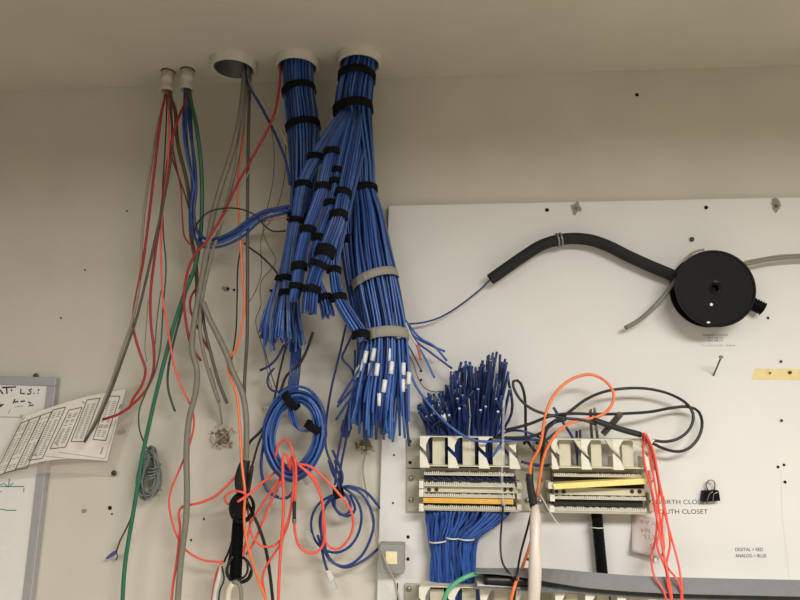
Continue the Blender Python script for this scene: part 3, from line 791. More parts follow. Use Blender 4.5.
cab('brown_wire', '408,354,.07 413,362 418,378 426,389 436,392,.06 441,391,.07', .9, brown, 'hair-thin brown wire curving into the blue tuft', 'wire')
cab('blue_cable', '405,355,.11 409,369,.11 416,386 428,403 442,419 455,430,.12 468,438 482,441.5 500,441,.115 518,440 532,439.5,.11 541,441,.10', 2.5, blue[0], 'long blue cable sweeping from the thick bundle over the left wiring block', 'cable')
cab('blue_cable', '502,442,.1 497,450,.1 492.5,456,.095', 2.6, blue[2], 'short light blue cable end inside the left block retainer', 'cable', G, end=core)
cab('blue_cable', '500,438,.1 504,433,.11 512,430.5 522,431 532,434,.1 545,440,.09 554,444,.085', 2.2, blue[1], 'blue cable arching just above the left block right end', 'cable')
cab('blue_cable', '503,448,.06 511,457 518,461,.06', 2.6, navy, 'dark blue cable end inside the left block last opening', 'cable', G)
cab('blue_cable', '521,461.5,.06 530,464 545,465 553,464.5,.06', 2.4, navy, 'dark blue cable crossing between the two wiring blocks', 'cable')
cab('blue_cable', '553.5,407.5,.09 560,418 568,430 575,443,.07 578,466,.05', 2.6, blue[1], 'blue cable rising from the right block, leaning left', 'cable', end=core)
cab('blue_cable', '576.5,431,.06 577,445 578,466,.05', 2.4, navy, 'short dark blue stub in the right block, left of its twin', 'cable', end=core)
cab('grey_cable', '580,430,.06 580.5,445 581,466,.05', 2.4, greyd, 'short dark grey stub beside blue stubs in the right block', 'cable', end=core)
cab('blue_cable', '545,441,.1 550,437 556,432,.09', 2.4, navy, 'tiny navy cable end between the blocks', 'cable', G)

# ------------------------------------------------------------------ loose cables, left side.  all hang from the ceiling conduits
ds = -small[0].y
GL = 'cables hanging from the small connectors'
S = lambda a: '%.3f' % a
cab('tan_cable', '165,80,%s 163,95 157,130,.13 150,172 145,205,.11 142,240 140,278 133,318 122,350,.09 110,386 96,420,.07 86,440,.06' % S(ds), 3, tan, 'tan cable hanging leftmost from the small connectors down over the paper', 'cable', GL)
cab('brown_cable', '171,80,%s 171,110 172,150,.14 164,200 155,240,.12 146,280 136,320 125,352,.1 112,388 98,420 84.5,442,.07' % S(ds), 2.8, greyd, 'dark grey cable ending on the paper, crossing the tan one', 'cable', GL, end=dark)
cab('red_cable', '165,82,%s 162,110,.15 155,165 148,225,.11 143,262 134.5,306 133,326,.09 139,350 145.5,370,.08 142,385 133,399 129.5,408,.07' % S(ds), 2.8, redm, 'red cable with a kink, left of the two reds, ending beside the plastic sleeve', 'cable', GL)
cab('red_cable', '187,82,%s 183,103 176,125,.15 168,160 160,220,.11 154,262 150.5,295 151,325,.09 154,350 153,372,.08 146,390 132,405 119,414 103,419.5,.06' % S(ds), 2.8, redm, 'red cable crossing over from the blue group to the printed paper', 'cable', GL, end=dark)
cab('salmon_wire', '168,82,%s 169,120,.15 168,165 163,205 161,240,.11 161.5,275 163,300 168,330,.1 173,360 178,378 187,398 193,412,.08 194,425 190,443 181,466 171,490,.07 169,503 173,525 181,544 192,555 205,560.5 223,562,.06' % S(ds), 2.1, coral, 'coral wire hanging from the small connector and swinging below to the black braid', 'cable', GL)
cab('black_wire', '167,82,%s 165,150,.13 162.5,190 163.5,235,.1 166,266 163,310 160,350,.09 154,375 146,392 139,412,.07 140,432 146,446 152,456,.04' % S(ds), 1.6, greend, 'dark green wire hanging down into the hank of grey wire', 'wire', GL)
cab('grey_cable', '170.5,80,%s 175,110 178,145,.13 186,178 190,205,.1 191,235 196,265 197,300,.08' % S(ds), 4, brown, 'brown grey cable hanging from the left small connector beside the blue ones', 'cable', GL)
cab('red_cable', '171,140,.12 176,165 181,190 182,212,.1 185,238 191,245 195,247,.1', 1.8, redm, 'thin red wire bowed between the left cables and the knot', 'wire', GL)
cab('brown_cable', '171,155,.11 178,175 186,198 192,222 197,245,.1', 1.8, brown, 'thin brown wire slanting into the knot of cables', 'wire', GL)
cab('grey_wire', '148,300,.05 146,330 145,350 147,362,.04', 1.0, tan, 'faint thin tan wire hanging near the two red cables', 'wire')
cab('grey_wire', '161,290,.06 157,320 155,345,.05', 1.0, greyd, 'faint thin grey wire left of the coral one', 'wire')
cab('grey_cable', '190,275,.08 182,310 173,345,.07 168,372 168,388 171,400 175,411.5,.05', 2.4, greend, 'dark grey green cable with a free end above the hank', 'cable', end=dark)
for k, (s, lb) in enumerate((('184.5,82,%s 183,100,.15 184,135 189,165 194,185,.13 192,200 191,225 196,240,.11 207,244 222,242,.12 240,233 256,220 272,211 288,208,.13' % S(ds), 'blue cable lowest where four blues swing into the bundle'), ('187,82,%s 187,100,.15 190,130 195,165,.13 196,190 194,215 200,236,.12 214,239 232,232,.13 248,220 265,211 289,206,.14' % S(ds), 'blue cable topmost where four blues swing into the bundle'), ('190,82,%s 189,105,.14 192,140 194,170 193,205,.11 198,232 209,240 226,238 245,226 262,214,.12 290,210,.13' % S(ds), 'blue cable third where four blues swing into the bundle'), ('188,82,%s 186,110,.14 187,145 192,180,.12 191,215 195,238 205,247 224,245.5,.12 243,236 262,220 290,212,.12' % S(ds), 'blue cable outermost at the bend where four blues swing into the bundle'))):
    cab('blue_cable', s, 3, blue[k % 2], lb, 'cable', 'blue cables from the right small connector')
cab('green_cable', '190,80,%s 191,100,.14 197,130 201,165,.12 202,205 200,240,.1 194,270 184,295 174,325,.09 166,355 157,390,.08 149,425 142,458,.07 137,490 132,520 127,550,.06 124,575 122,612,.06' % S(ds), 4.3, green, 'thick green cable running full height to the bottom edge', 'cable')
d1 = dz(0)
GC = 'cables hanging from the open collar'
cab('grey_cable', '245,50,%s 244,80 241,110,.15 234,145 223,180 213,215,.13 207,250 199,295,.11 193,330 192,350 197,370,.1 196,390 189,420 186.5,450,.09 187,490 186,520 181,560 177,610,.08' % S(d1-.03), 6.3, grey, 'thick grey cable from the open collar down the whole picture', 'cable', GC)
cab('grey_cable', '248,50,%s 247,80 243,120,.15 237,160 229,195,.13 219,230 209,265 202,300,.11 200,330 206,362,.1 213,385 219,402.5,.08' % S(d1-.03), 4.2, grey, 'grey cable ending free beside the broken plaster, left one', 'cable', GC, end=dark)
cab('grey_cable', '201,300,.1 205,330 210,350 218,380 227,403.5,.09', 3.4, greyd, 'dark grey cable ending free beside the broken plaster, right one', 'cable', GC, end=dark)
cab('grey_cable', '210,368,.06 216,390 220,408,.04 222,424,.012', 2, tan, 'thin tan cable entering the broken plaster patch', 'cable')
cab('grey_cable', '250,48,%s 250,80 249,110,.14 248,160 247.5,220,.11 247.5,280 247,340,.1 245,372 244,400,.09' % S(d1-.03), 3.6, greyd, 'straight vertical dark grey cable from the open collar', 'cable', GC)
gD = cab('grey_cable', '203,302,.12 209,318 217,334 226,353,.1 233,372 242,392 246,415,.1 246.5,440 246,466,.09', 6, grey, 'thick grey cable curving from the knot into the black braid', 'cable')
cab('orange_cable', '253,50,%s 246,90 243,140,.13 238,180 239,215 241,250,.11 243,285 245,302 242,325,.1 236,350 229,358,.09 228,368 231,380 236,392 240,430,.11 242,465,.12 245,492,.13 244,515,.12 246,538 254,567,.1 266,600,.09 270,612' % S(d1-.03), 2.6, orange, 'orange fibre hanging down beside the straight grey cable and over the black braid', 'cable', GC)
cab('grey_cable', '243,48,%s 246,72,%s 254,90,.15 266,108 279,128,.14 287,145,.13' % (S(d1-.02), S(d1-.02)), 3, tan, 'grey cable crossing from the open collar to the blue bundle', 'cable', GC)
cab('blue_cable', '243,50,%s 247,80 253,93,.15 264,112 276,136,.13 286,162 290,185,.12' % S(d1-.02), 3, blue[1], 'blue cable crossing from the open collar to the blue bundle', 'cable', GC)
cab('red_cable', '281,60,%s 279,90,.15 273,118,.17 262,140 248,165,.15 237,185 225,210,.14 208,240,.14 196,253 188,270 184,297,.12 186,322 191,345,.1 201,361,.09' % S(d2), 2.8, redm, 'red cable from the middle collar slanting down left through the knot', 'cable', end=dark)
cab('red_cable', '199,284,.09 191,297 190,307 193,318,.09 200,332 206,345 211.5,353.5,.09', 2.4, redm, 'short red cable end beside the thick grey cable', 'cable', end=dark)
cab('grey_wire', '275,112,.15 262,143 250,170,.14 234,200 218,228 207,245,.14', 1.6, tan, 'thin tan wire slanting alongside the red one', 'wire')
cab('black_cable', '194,234,.12 197,224,.15 207,213,.16 222,208.5 240,209,.15 255,215 263,224,.12 272,231 286,231,.11', 1.8, blkj, 'thin black cable looping behind the knot of blue cables', 'cable')
cab('dark_wire', '270,120,.12 274,150 273,180 266,215,.08 263,232 268,245 276,260 272,268 262,280,.06 260,290 261,305 256,318 256,325 262,345 265,356,.05 268,375 272,388,.05', .8, greyd, 'hair-thin dark wire with a wavy bend left of the fan', 'wire')
cab('dark_wire', '283,130,.12 286,155 284,180 277,208,.08 270,222 265,228 261,240 261,275,.06 255,292 248,304,.05', .8, brown, 'hair-thin brown wire hanging left of the blue bundle', 'wire')
cab('orange_wire', '262,222,.11 275,219 290,217.5,.12', 1.2, salm, 'thin copper coloured wire crossing to the strap of the bundle', 'wire')
cab('black_cable', '241,248,.09 238,265 237,300,.07 236,330 233,352 229,372,.06', 1.6, blkj, 'thin black cable hanging left of the orange fibre', 'cable')
cab('black_cable', '244,243,.09 250,248 261,256,.1 272,267 282,279,.1', 1.9, blkj, 'thin black cable running diagonally to the cut fan', 'cable')
cab('black_cable', '313,332,.09 306,352 298,366 287,375,.08 279,396 272,414 260,432,.08 250,442 245,452,.08', 2.8, blkj, 'black cable hanging from the bundle past the clip to the braid', 'cable')
cab('black_cable', '286,346,.08 279,375 274,400,.07 266,425 258,445 251,470,.08 246,485,.09', 2.2, blkj, 'thinner black cable passing behind the blue coil strap', 'cable')
cab('navy_cable', '284,345,.09 277,358 269,366 260,370.5,.08', 2.6, navy, 'dark blue cable end pointing left above the coil', 'cable', end=core)
cab('navy_cable', '274,368,.08 268,377 268,385 273,391 281,391 288,387,.08', 2.4, navy, 'dark blue hooked cable end left of the coil neck', 'cable', end=core)
cab('grey_wire', '264,348,.06 268,362 273,380 278,393,.06', 1.2, greyd, 'thin grey wire crossing left above the coil', 'wire')
o = cab('wall_clip', '263,407.5,.004 268,408,.03 274,409,.05', 2.6, whitew, 'small white wall clip left of the blue coil', 'clip')
o = box('tag_strip', 236, 357, 238.5, 373, .098, .1, tan, gD); o['label'] = 'small tan tag strip'

# ------------------------------------------------------------------ blue coil hung from the bundle
t = root('cable_coil', P(296, 385, .08), 'oval coil of blue cable tied with two black straps', 'cable coil')
import itertools
for k in range(11):
    a = 2*PI*k/11; off = 6.0*math.cos(a)*(1 if k < 8 else .35); dd = .085+.014*math.sin(a)
    rx, ry = 25.5+off+random.uniform(-1.2, 1.2), 40+off*1.0+random.uniform(-2.5, 2.5)
    pts = []
    for i in range(20):
        th = 2*PI*i/20; x = rx*math.cos(th); y = ry*math.sin(th)
        x += 5*math.sin(th)*-1*.7                       # leaning oval: narrow at the foot
        if y > 0: x *= 1-.12*(y/ry)
        pts.append(P(294.5+x+off*.0+random.uniform(-.4, .4), 435+y+(k%3-1)*1.2, dd+random.uniform(-.002, .002)))
    tube('cable', pts, rpx(2.8, .085), blue[k % 3], t, n=64, sides=7, closed=True)
for k in range(3):
    tube('cable', pp('290,402,%f %f,413 %f,422 299,429 308,431 316,426,.09' % (.09+.004*k, 289+k*2.6, 292+k*2.2)), rpx(2.6, .09), blue[k % 2], t)
for k in range(6):
    x = -7+k*2.9
    tube('cable', pp('%f,285,.045 %f,340,.055 %f,368,.08 %f,395,.085' % (294+x*.4, 296+x*.55, 295+x*.6, 292+x*.6)), rpx(2.6, .09), navy if k % 2 else blue[1], t)
tube('cable', pp('264,440,.08 261,465 263,480 268,491 277,497 288,497.5 293,492,.08'), rpx(3, .08), blue[1], t)
def band_at(p1, p2, w, R, mat, parent, name='strap', label=None):
    A = P(*p1); B = P(*p2); T = (B-A).normalized(); c = (A+B)/2; b_ = V((0, -1, 0)); n_ = T.cross(b_).normalized(); hw = rpx(w, .08); Rn = rpx(2*R, .08); vs = []; fs = []; K = 24
    for k in range(K):
        a = 2*PI*k/K; dr = n_*math.cos(a)*Rn+b_*math.sin(a)*min(Rn, .024)
        for s_, h in ((1, -hw), (1.12, -hw*.9), (1.12, hw*.9), (1, hw)): vs.append(c+dr*s_+T*h)
    for k in range(K):
        for j in range(4): fs.append((4*k+j, 4*((k+1) % K)+j, 4*((k+1) % K)+(j+1) % 4, 4*k+(j+1) % 4))
    return link(name, vs, fs, mat, parent, smooth=True)
band_at((296, 397, .088), (286, 405, .088), 8, 9.5, blk, t) ; band_at((316, 424, .088), (312, 431, .088), 8, 8.5, blk, t)
def plug(c1, c2, d, parent, w=6):
    A = P(c1[0], c1[1], d); B = P(c2[0], c2[1], d); T = (B-A).normalized(); n_ = T.cross(V((0, 1, 0))).normalized(); h = rpx(w, d); vs = []
    for q, s_ in ((A, .75), (A.lerp(B, .35), .8), (A.lerp(B, .4), 1), (B, 1)):
        for sx, sy in ((-1, -1), (1, -1), (1, 1), (-1, 1)): vs.append(q+n_*(sx*h*s_)+V((0, sy*h*.75*s_, 0)))
    fs = [(0, 1, 2, 3), (15, 14, 13, 12)]
    for i in range(3):
        for j in range(4): fs.append((4*i+j, 4*i+4+j, 4*i+4+(j+1) % 4, 4*i+(j+1) % 4))
    o = link('plug', vs, fs, clear, parent); o['label'] = 'clear modular plug'; return o
plug((303, 472), (309, 484), .07, t); plug((281, 487), (283, 497), .09, t); plug((271, 498), (267, 512), .06, t, 5)
# ------------------------------------------------------------------ lower blue patch coil
t = root('patch_cord_coil', P(340, 490, .06), 'loose loops of blue patch cord tied by a black strap beside the board', 'cable coil')
def z4(s, d0): # coordinates read in the 4x detail of the lower left
    return ' '.join('%f,%f%s' % (200+float(a.split(',')[0])/4, 460+float(a.split(',')[1])/4, (','+a.split(',')[2]) if len(a.split(',')) > 2 else '') for a in s.split())
for s in ('575,110,.06 620,150 645,210 635,290 600,345 550,370 500,360 460,320,.05 445,270 450,220 480,170 530,140,.06',
          '580,105,.07 640,130 680,190 695,250 680,320 640,390 580,425,.06 530,410 500,370 485,300 490,220 515,160 545,140,.07',
          '565,108,.06 600,105 660,125 710,180 725,200,.012', '722,345,.012 690,375 640,410 580,430,.05 540,415 510,380 495,320,.06 480,270 485,210 540,140,.06',
          '540,150,.06 540,190 565,220 595,210 600,170 575,130,.06', '470,300,.06 485,350 495,395 505,430 512,450,.05', '535,140,.05 530,170 550,205 590,225 620,200 600,140,.05'):
    tube('cord', pp(z4(s, .06)), rpx(2.5, .06), blue[1], t)
for s in ('515,0,.08 530,50 560,100,.06', '540,0,.08 548,40 560,70 550,110,.06', '530,-40,.08 560,30 570,75 560,110,.06'):
    tube('cord', pp(z4(s, .06)), rpx(2.6, .06), navy, t)
for s in ('346,325,.09 340,352,.08 331,390 326,425,.07 326,448 334,470,.07 340,490', '352,335,.1 345,350 342,358,.08 352,370 354,385,.07 349,405 343,430 337,460,.07 335,485', '355,350,.09 354,385 349,410 346,440 342,460 338,486,.06'):
    tube('cord', pp(s), rpx(2.3, .07), navy, t)
band_at((334, 494, .06), (343, 491, .06), 9, 5, blk, t)
o = prism('connector_body', [(343, 419), (350, 420), (351.5, 428), (348, 438), (341, 437), (340, 429)], .055, .07, navy, t, .002); o['label'] = 'dark blue splitter connector'
plug((328, 572), (335, 590), .05, t, 5.5); o = prism('cord_boot', [(325.5, 571), (330, 570), (334, 579), (330, 582)], .045, .056, whitew, t, .001)
plug((308, 530), (311, 539), .05, t, 6)
cab('grey_wire', '366,452,.02 363,470,.02 366,490 369,505,.03 376,535,.04 385,560,.07 395,583,.07 401,612,.07', 1.7, tan, 'thin grey wire from the small plaster hole down past the junction box', 'wire')
cab('black_wire', '397.5,583,.03 397.5,605,.03', 1.2, blkj, 'short black wire at the bottom under the junction box', 'wire')

# ------------------------------------------------------------------ coral fibres round the coil
GF = 'coral fibre patch cords round the black braid'
D4 = lambda s: z4(s, .1)
fib = [
 ('356,30,.11 352,-5,.12 343,-28 334,-22,.12 331,5 331,60 334,150 333,220,.12 326,320 320,400,.11 316,480 312,610,.1', 3.0, 'coral fibre hanging straight in front of the coil to the bottom edge'),
 ('390,15,.13 440,25 500,75 560,140 600,195,.12 613,240 605,295 575,340,.1 545,357 515,345 498,310,.1 492,250 492,180 470,110 430,50 385,12,.13', 2.4, 'coral fibre with the large right-hand loop over the blue patch cord'),
 ('362,40,.11 362,5,.12 370,-18 379,-8,.13 384,60 382,120,.12 378,180,.12 377,245 382,300,.11 398,345 430,370 465,370 490,345,.1 500,290 495,230 485,150 455,70 400,20,.12', 2.6, 'coral fibre dipping in the middle loop below the coil'),
 ('300,-10,.1 320,-70 345,-80 365,-55,.12 372,0 376,90,.12 360,210 340,280 325,330 290,385 262,430,.09 250,470 255,520 265,570,.08 268,610', 2.5, 'coral fibre looping over the coil foot and down to the lower left'),
 ('370,130,.11 358,230 330,310,.1 290,345 250,345 220,320 203,285,.09 200,250 190,200 180,150,.08', 2.2, 'coral fibre slung between the coil and the black ring'),
 ('335,50,.06 308,92,.08 270,145 235,200 205,250,.09 192,300 180,340 172,385,.09', 2.4, 'coral fibre slanting down left into the black loops'),
 ('345,50,.06 318,95,.08 285,165 250,250,.08 215,330 185,378,.08', 2.4, 'coral fibre slanting parallel just below its neighbour'),
 ('310,35,.07 290,58,.08 250,90 205,130,.13 150,168,.14', 2.6, 'coral fibre end laid across the black ring'),
 ('190,150,.13 178,133,.14 145,124 115,132 100,150,.13 103,170 118,178,.12', 2.2, 'small coral loop curling left of the black ring'),
 ('145,62,.09 105,105 60,145 10,168,.08 -40,180 -70,187,.07 -83,200 -86,225 -80,260,.07 -85,330 -95,420 -108,500 -117,600,.07', 2.6, 'coral fibre running left behind the thick grey cable and to the bottom'),
 ('90,405,.08 70,440 58,490 48,560,.07 45,610', 2.2, 'coral fibre behind the white cables at the bottom'),
]
fo = []
for s, w, lb in fib: fo.append(cab('fibre_cable', D4(s), w, coral, lb, 'fibre cable', GF))
o = cab('fibre_connector', D4('378,165,.125 377,200 377,235,.125'), 3.6, blkr, '', parent=fo[2]); o['label'] = 'black connector boot'
o = cab('fibre_connector_tip', D4('377,235,.125 377,252,.125'), 4.2, steel, '', parent=fo[2]); o['label'] = 'grey connector tip'
# ------------------------------------------------------------------ black braid, ring, corrugated sleeve and loops
t = root('cable_sleeve', P(236, 580, .08), 'black corrugated sleeve gathering cables, with a velcro ring around its neck', 'cable sleeve')
tube('braid', pp('246,460,.09 243,470 241.5,482 243,495 241,512,.09'), [rpx(w, .09) for w in [9+5*math.sin(PI*min(1, i/20)) for i in range(24)]], blkr, t, n=24)
tube('inner_black_tube', pp('252,466,.1 250,480 246,500,.1 240,520'), rpx(4, .1), blkj, t)
c0 = P(242, 507.5, .11)
ring_band('velcro_ring', c0, .0225, .0275, .02, .0065, blk, t, Matrix.Rotation(math.radians(22), 3, 'Z'))
prism('ring_tail', [(232, 500), (239, 493), (243, 500), (241, 519), (236, 519), (231, 512)], .10, .125, blk, t, .003)
corr('corrugated_sleeve', '239,516,.09 237.5,535 236.5,555 235.5,579,.08', 11, .0042, blkp, t, .06)
for s in ('236,536,.08 231,550,.07 228,565 226,571 230,580 237,583,.09 247,581 252,573,.1 249,563 243,557,.09', '241,556,.08 247,562,.1 247,573 241,579 234,578,.09', '233,556,.1 228,566,.1 229,577,.09 238,582 248,578 251,570,.08', '240,520,.07 234,533 230,548 224,562,.06'):
    tube('black_lead', pp(s), rpx(2.2, .09), blkj, t)
cab('black_cable', '246,500,.1 252,512,.09 260,530 266,550,.08 270,575 274,612,.08', 3.2, blkj, 'black cable hanging right of the sleeve to the bottom edge', 'cable')
cab('ivory_cable', '233,583,.1 229,590 227.5,612,.1', 6, ivory, 'ivory flat cable below the sleeve, left leg', 'cable')
cab('ivory_cable', '233,582,.1 237,582 240.5,588 241.5,612,.1', 4, grey, 'grey cable leaving the sleeve at the bottom, right leg', 'cable')
cab('white_cable', '222,566,.09 219,578 216,590 213.5,612,.09', 5, whitew, 'white cable at the bottom left of the sleeve', 'cable')
cab('black_wire', '222,566,.1 224,580 220,590 218,612,.1', 1.6, blkj, 'thin black wire beside the white cable at the bottom', 'wire')

# ------------------------------------------------------------------ grey wire hank and wire nut
t = root('wire_hank', P(148, 475, 0), 'hank of grey green wire hanging against the wall behind the green cable', 'wire hank')
for k in range(16):
    a = random.uniform(-.15, .5); w = random.uniform(5, 12); h = random.uniform(18, 26); cx, cy = 149+random.uniform(-1.5, 1.5), 473+random.uniform(-2, 2); pts = []
    for i in range(12):
        th = 2*PI*i/12; x = w*math.cos(th)*(1+.25*math.sin(th)); y = h*math.sin(th)
        pts.append(P(cx+x*math.cos(a)-y*math.sin(a)*.4, cy+y, .03+.012*math.cos(th+k)))
    tube('wire_loop', pts, rpx(1.7, .03), twinem, t, n=32, sides=6, closed=True)
for k in range(4):
    tube('wire_wrap', [P(154-k*1.5+6.5*math.cos(a), 466+k*3.5+2.5*math.sin(a)-1.5*math.cos(a), .032+.022*math.sin(a)) for a in [i*PI/6 for i in range(12)]], rpx(1.7, .03), twinem, t, n=24, sides=6, closed=True)
tube('wire_tail', pp('153,485,.03 158,487 162,491,.03'), rpx(1.6, .03), twinem, t)
t = root('capped_wire', P(116, 552, .0), 'dark twisted wire ending in a small blue wire nut beside the green cable', 'wire')
cab('twisted_wire', '139,487,.055 134,510,.05 127,527 120,541 116.5,551,.03', 1.8, brown, '', parent=t)
A, B = P(116, 552, .03), P(106.5, 558.5, .02); c = [A.lerp(B, i/6) for i in range(7)]
vs, fs = tube_geo(c, [.0038, .005, .0052, .0046, .0042, .0036, .0022], 10); o = link('wire_nut', vs, fs, nutm, t, None, True); o['label'] = 'blue wire nut'
tube('wire_end', pp('116,552,.03 117.5,556,.028 116,560,.026'), .0014, dark, t)
# broken plaster
def plaster(cx, cy, r, label, n):
    t = root('broken_plaster', P(cx, cy, 0), label, 'plaster damage')
    disc('exposed_hole', cx, cy, .0004, r*.55, crumbd, t, irregular=.3, squash=1.1)
    for i in range(n):
        a = random.uniform(0, 6.3); q = r*random.uniform(.3, 1.1); x, y = cx+q*math.cos(a), cy+q*math.sin(a); s_ = random.uniform(1.0, 2.6); vs = []
        c = P(x, y, random.uniform(.003, .012)); k = s_*.0025
        vs = [c+V((random.uniform(-1, 1), random.uniform(-.8, .8), random.uniform(-1, 1))).normalized()*k*random.uniform(.7, 1.2) for _ in range(6)]
        o = link('plaster_flake', vs, [(0, 1, 2), (0, 2, 3), (0, 3, 4), (0, 4, 1), (5, 2, 1), (5, 3, 2), (5, 4, 3), (5, 1, 4)], crumb if i % 3 else crumbd, t)
plaster(222, 437, 12, 'broken plaster patch in the wall with crumbling edges, left of the black braid', 46)
plaster(365, 445, 9, 'smaller broken plaster patch behind the labelled cable ends', 30)
cab('tan_wire', '214,446,.01 218,440,.02 226,434 233,428,.02', 1.3, tan, 'bent tan wire scrap sticking out of the broken plaster', 'wire')

# ------------------------------------------------------------------ black and orange leads at the right block
GB = 'black cords looping over the right block'
z36 = lambda s: ' '.join('%f,%f%s' % (500+float(a.split(',')[0])/3.636, 360+float(a.split(',')[1])/3.636, (','+a.split(',')[2]) if len(a.split(',')) > 2 else '') for a in s.split())
cab('black_cable', z36('20,255,.12 100,235 180,205,.13 250,195 350,197 450,195 550,188 620,175,.06 680,170 720,185 735,230,.05 720,285 680,325 640,333 590,320 550,300,.07'), 2.8, blkj, 'black cord forming the outermost, lower right loop', 'cable', GB)
cab('black_cable', z36('-25,280,.11 60,283,.12 140,270 200,225,.13 250,190 310,145 380,115,.08 460,103 540,105 620,125 680,160,.06 703,200 690,250 650,285 600,297 555,292,.08'), 2.8, blkj, 'black cord arching high over the right block into the loop', 'cable', GB)
bc = cab('black_cable', z36('95,300,.09 93,230 92,160 85,110,.11 68,76 50,75 48,95,.12 75,145 120,180 180,200 240,212,.13 300,218 350,235,.13'), 2.7, blkj, 'black cord with the small upright loop right of the blue tuft', 'cable', GB)
cab('black_cable', z36('95,280,.08 110,310 135,335,.09 155,300 165,250 200,220,.13 240,205'), 2.8, blkj, 'black cord dipping between the two blocks', 'cable', GB)
cab('black_cable', z36('150,400,.10 155,330 165,260,.12 190,230 240,215,.13'), 3.6, blkj, 'thick black cord running down beside the orange fibres', 'cable', GB)
o = cab('heat_shrink', z36('340,218,.125 390,235,.12 440,252 512,272,.11'), 5.6, blkr, '', parent=bc); o['label'] = 'black heat-shrink sleeve'
cab('grey_cable', '590.5,409,.09 591,425,.08 592,440,.06 593,466,.05', 2.8, greyd, 'grey cable stub standing in the right block, left of a pair', 'cable', end=core)
cab('grey_cable', '594.5,408,.1 596,425,.08 597.5,440,.06 598,466,.05', 2.8, grey, 'grey cable stub standing in the right block, right of a pair', 'cable', end=core)
cab('grey_cable', '620.5,414,.12 612,424,.1 603,434,.09', 6, greyd, 'thick dark grey cable stub slanting up from the right block', 'cable', end=core)
cab('clear_tie', '578.5,409,.09 585,407 590,410,.1', 1.1, yell, 'tiny yellowish tie end near the grey stubs', 'cable tie')
cab('orange_fibre', z36('110,425,.12 112,380,.12 145,315,.13 157,250 165,200,.13 195,130 240,82,.11 290,58 335,53,.1 385,78 413,120,.1 408,160 385,190 350,208,.12 300,218 250,232,.13 210,262 185,295,.13 160,350 148,410,.12 134,500,.1'), 2.9, orange, 'orange fibre making the tall loop above the right block', 'cable')
t = root('shrink_breakout', P(529, 505, .1), 'black heat-shrink breakout with milky tube hanging between the blocks', 'cable sleeve')
tube('heat_shrink', pp('529.5,474,.12 530,485 532,495 534,508,.11'), [rpx(w, .11) for w in (6.5, 6.5, 7, 7.5, 8, 7)], blkr, t, n=6)
o = tube('milky_tube', pp('535,505,.11 535.5,520,.125 535,545,.145 535,575,.155 533,612,.155'), [rpx(w, .11) for w in (7, 10, 10.5, 9.5, 11, 12, 11.5, 11, 10)], sleevem, t, n=9, sides=12); o['label'] = 'milky white plastic tube'
cab('orange_fibre', '535,522,.09 530,545 522,568,.1 515,585,.15 508,612,.15', 3, orange, 'orange fibre slanting down to the bottom edge', 'cable')
cab('black_cable', '532,510,.09 527,530 521,552,.09 517,575,.14 513,612,.15', 2.2, blkj, 'black cord running down behind the orange fibre', 'cable')
cab('white_wire', '540,494,.1 546,505 553,517 561,528,.11', .9, whitew, 'thin white tie tail poking down right of the breakout', 'cable tie')
cab('black_cable', '503.5,505,.088 501.5,525,.09 500.5,548,.1 503,564 511,575,.13 517,582,.13', 1.9, blkj, 'black cord from the amber strip down to the raceway', 'cable')
cab('green_cable', '480,573,.11 468,576,.13 457,582 448,591,.14 441,608,.14', 4.3, greenl, 'light green cable leaving the left end of the raceway', 'cable')
# red drop wires
RR = [('641,433,.11 645,437,.105 643,450,.1 646,470 653,495,.1 657,520 655,541,.1 651.5,556,.1 654,575,.12 664,592,.13 668,612,.13', 'red wire bowing farthest left below the right block'),
      ('643,433,.11 648,440 651,460,.1 655,485 659,510 662,535,.1 664,556 669,580,.13 672,612', 'red wire straightest through the middle of the red group'),
      ('645,434,.11 650,442,.1 655,465 659,490 657,515,.1 661,540 666,565 671,590,.13 673,612', 'red wire weaving across the red group'),
      ('644,433,.12 651,445,.11 657,470 661,492,.1 664,500 662,525 664,550 662,556,.1', 'red wire ending at a splice above the raceway'),
      ('646,434,.12 653,450,.11 658,475 664,510 672,540,.1 678,562 681,580,.13 683,612', 'red wire hanging farthest right of the red group'),
      ('645,435,.1 652,455,.09 660,485 667,520 670,545 667,566,.11 676,578,.13 681,590 680,612', 'red wire crossing to the right near the raceway'),
      ('642,434,.1 647,455,.09 650,480 656,515,.1 660,530 657,545 666,570,.12 668,585,.13 675,612', 'red wire looping behind the note corner')]
ro = [cab('red_wire', s, 2.0, coral, lb, 'wire', 'red wires below the right block', end=dark) for s, lb in RR]
for x, y in ((655, 560), (663.5, 562.5), (679.5, 566)):
    o = cab('splice', '%f,%f,.113 %f,%f,.113' % (x, y-2, x+.5, y+2), 2.6, whitew, '', parent=ro[{655: 0, 663.5: 3, 679.5: 5}[x]]); o['label'] = 'pale splice'

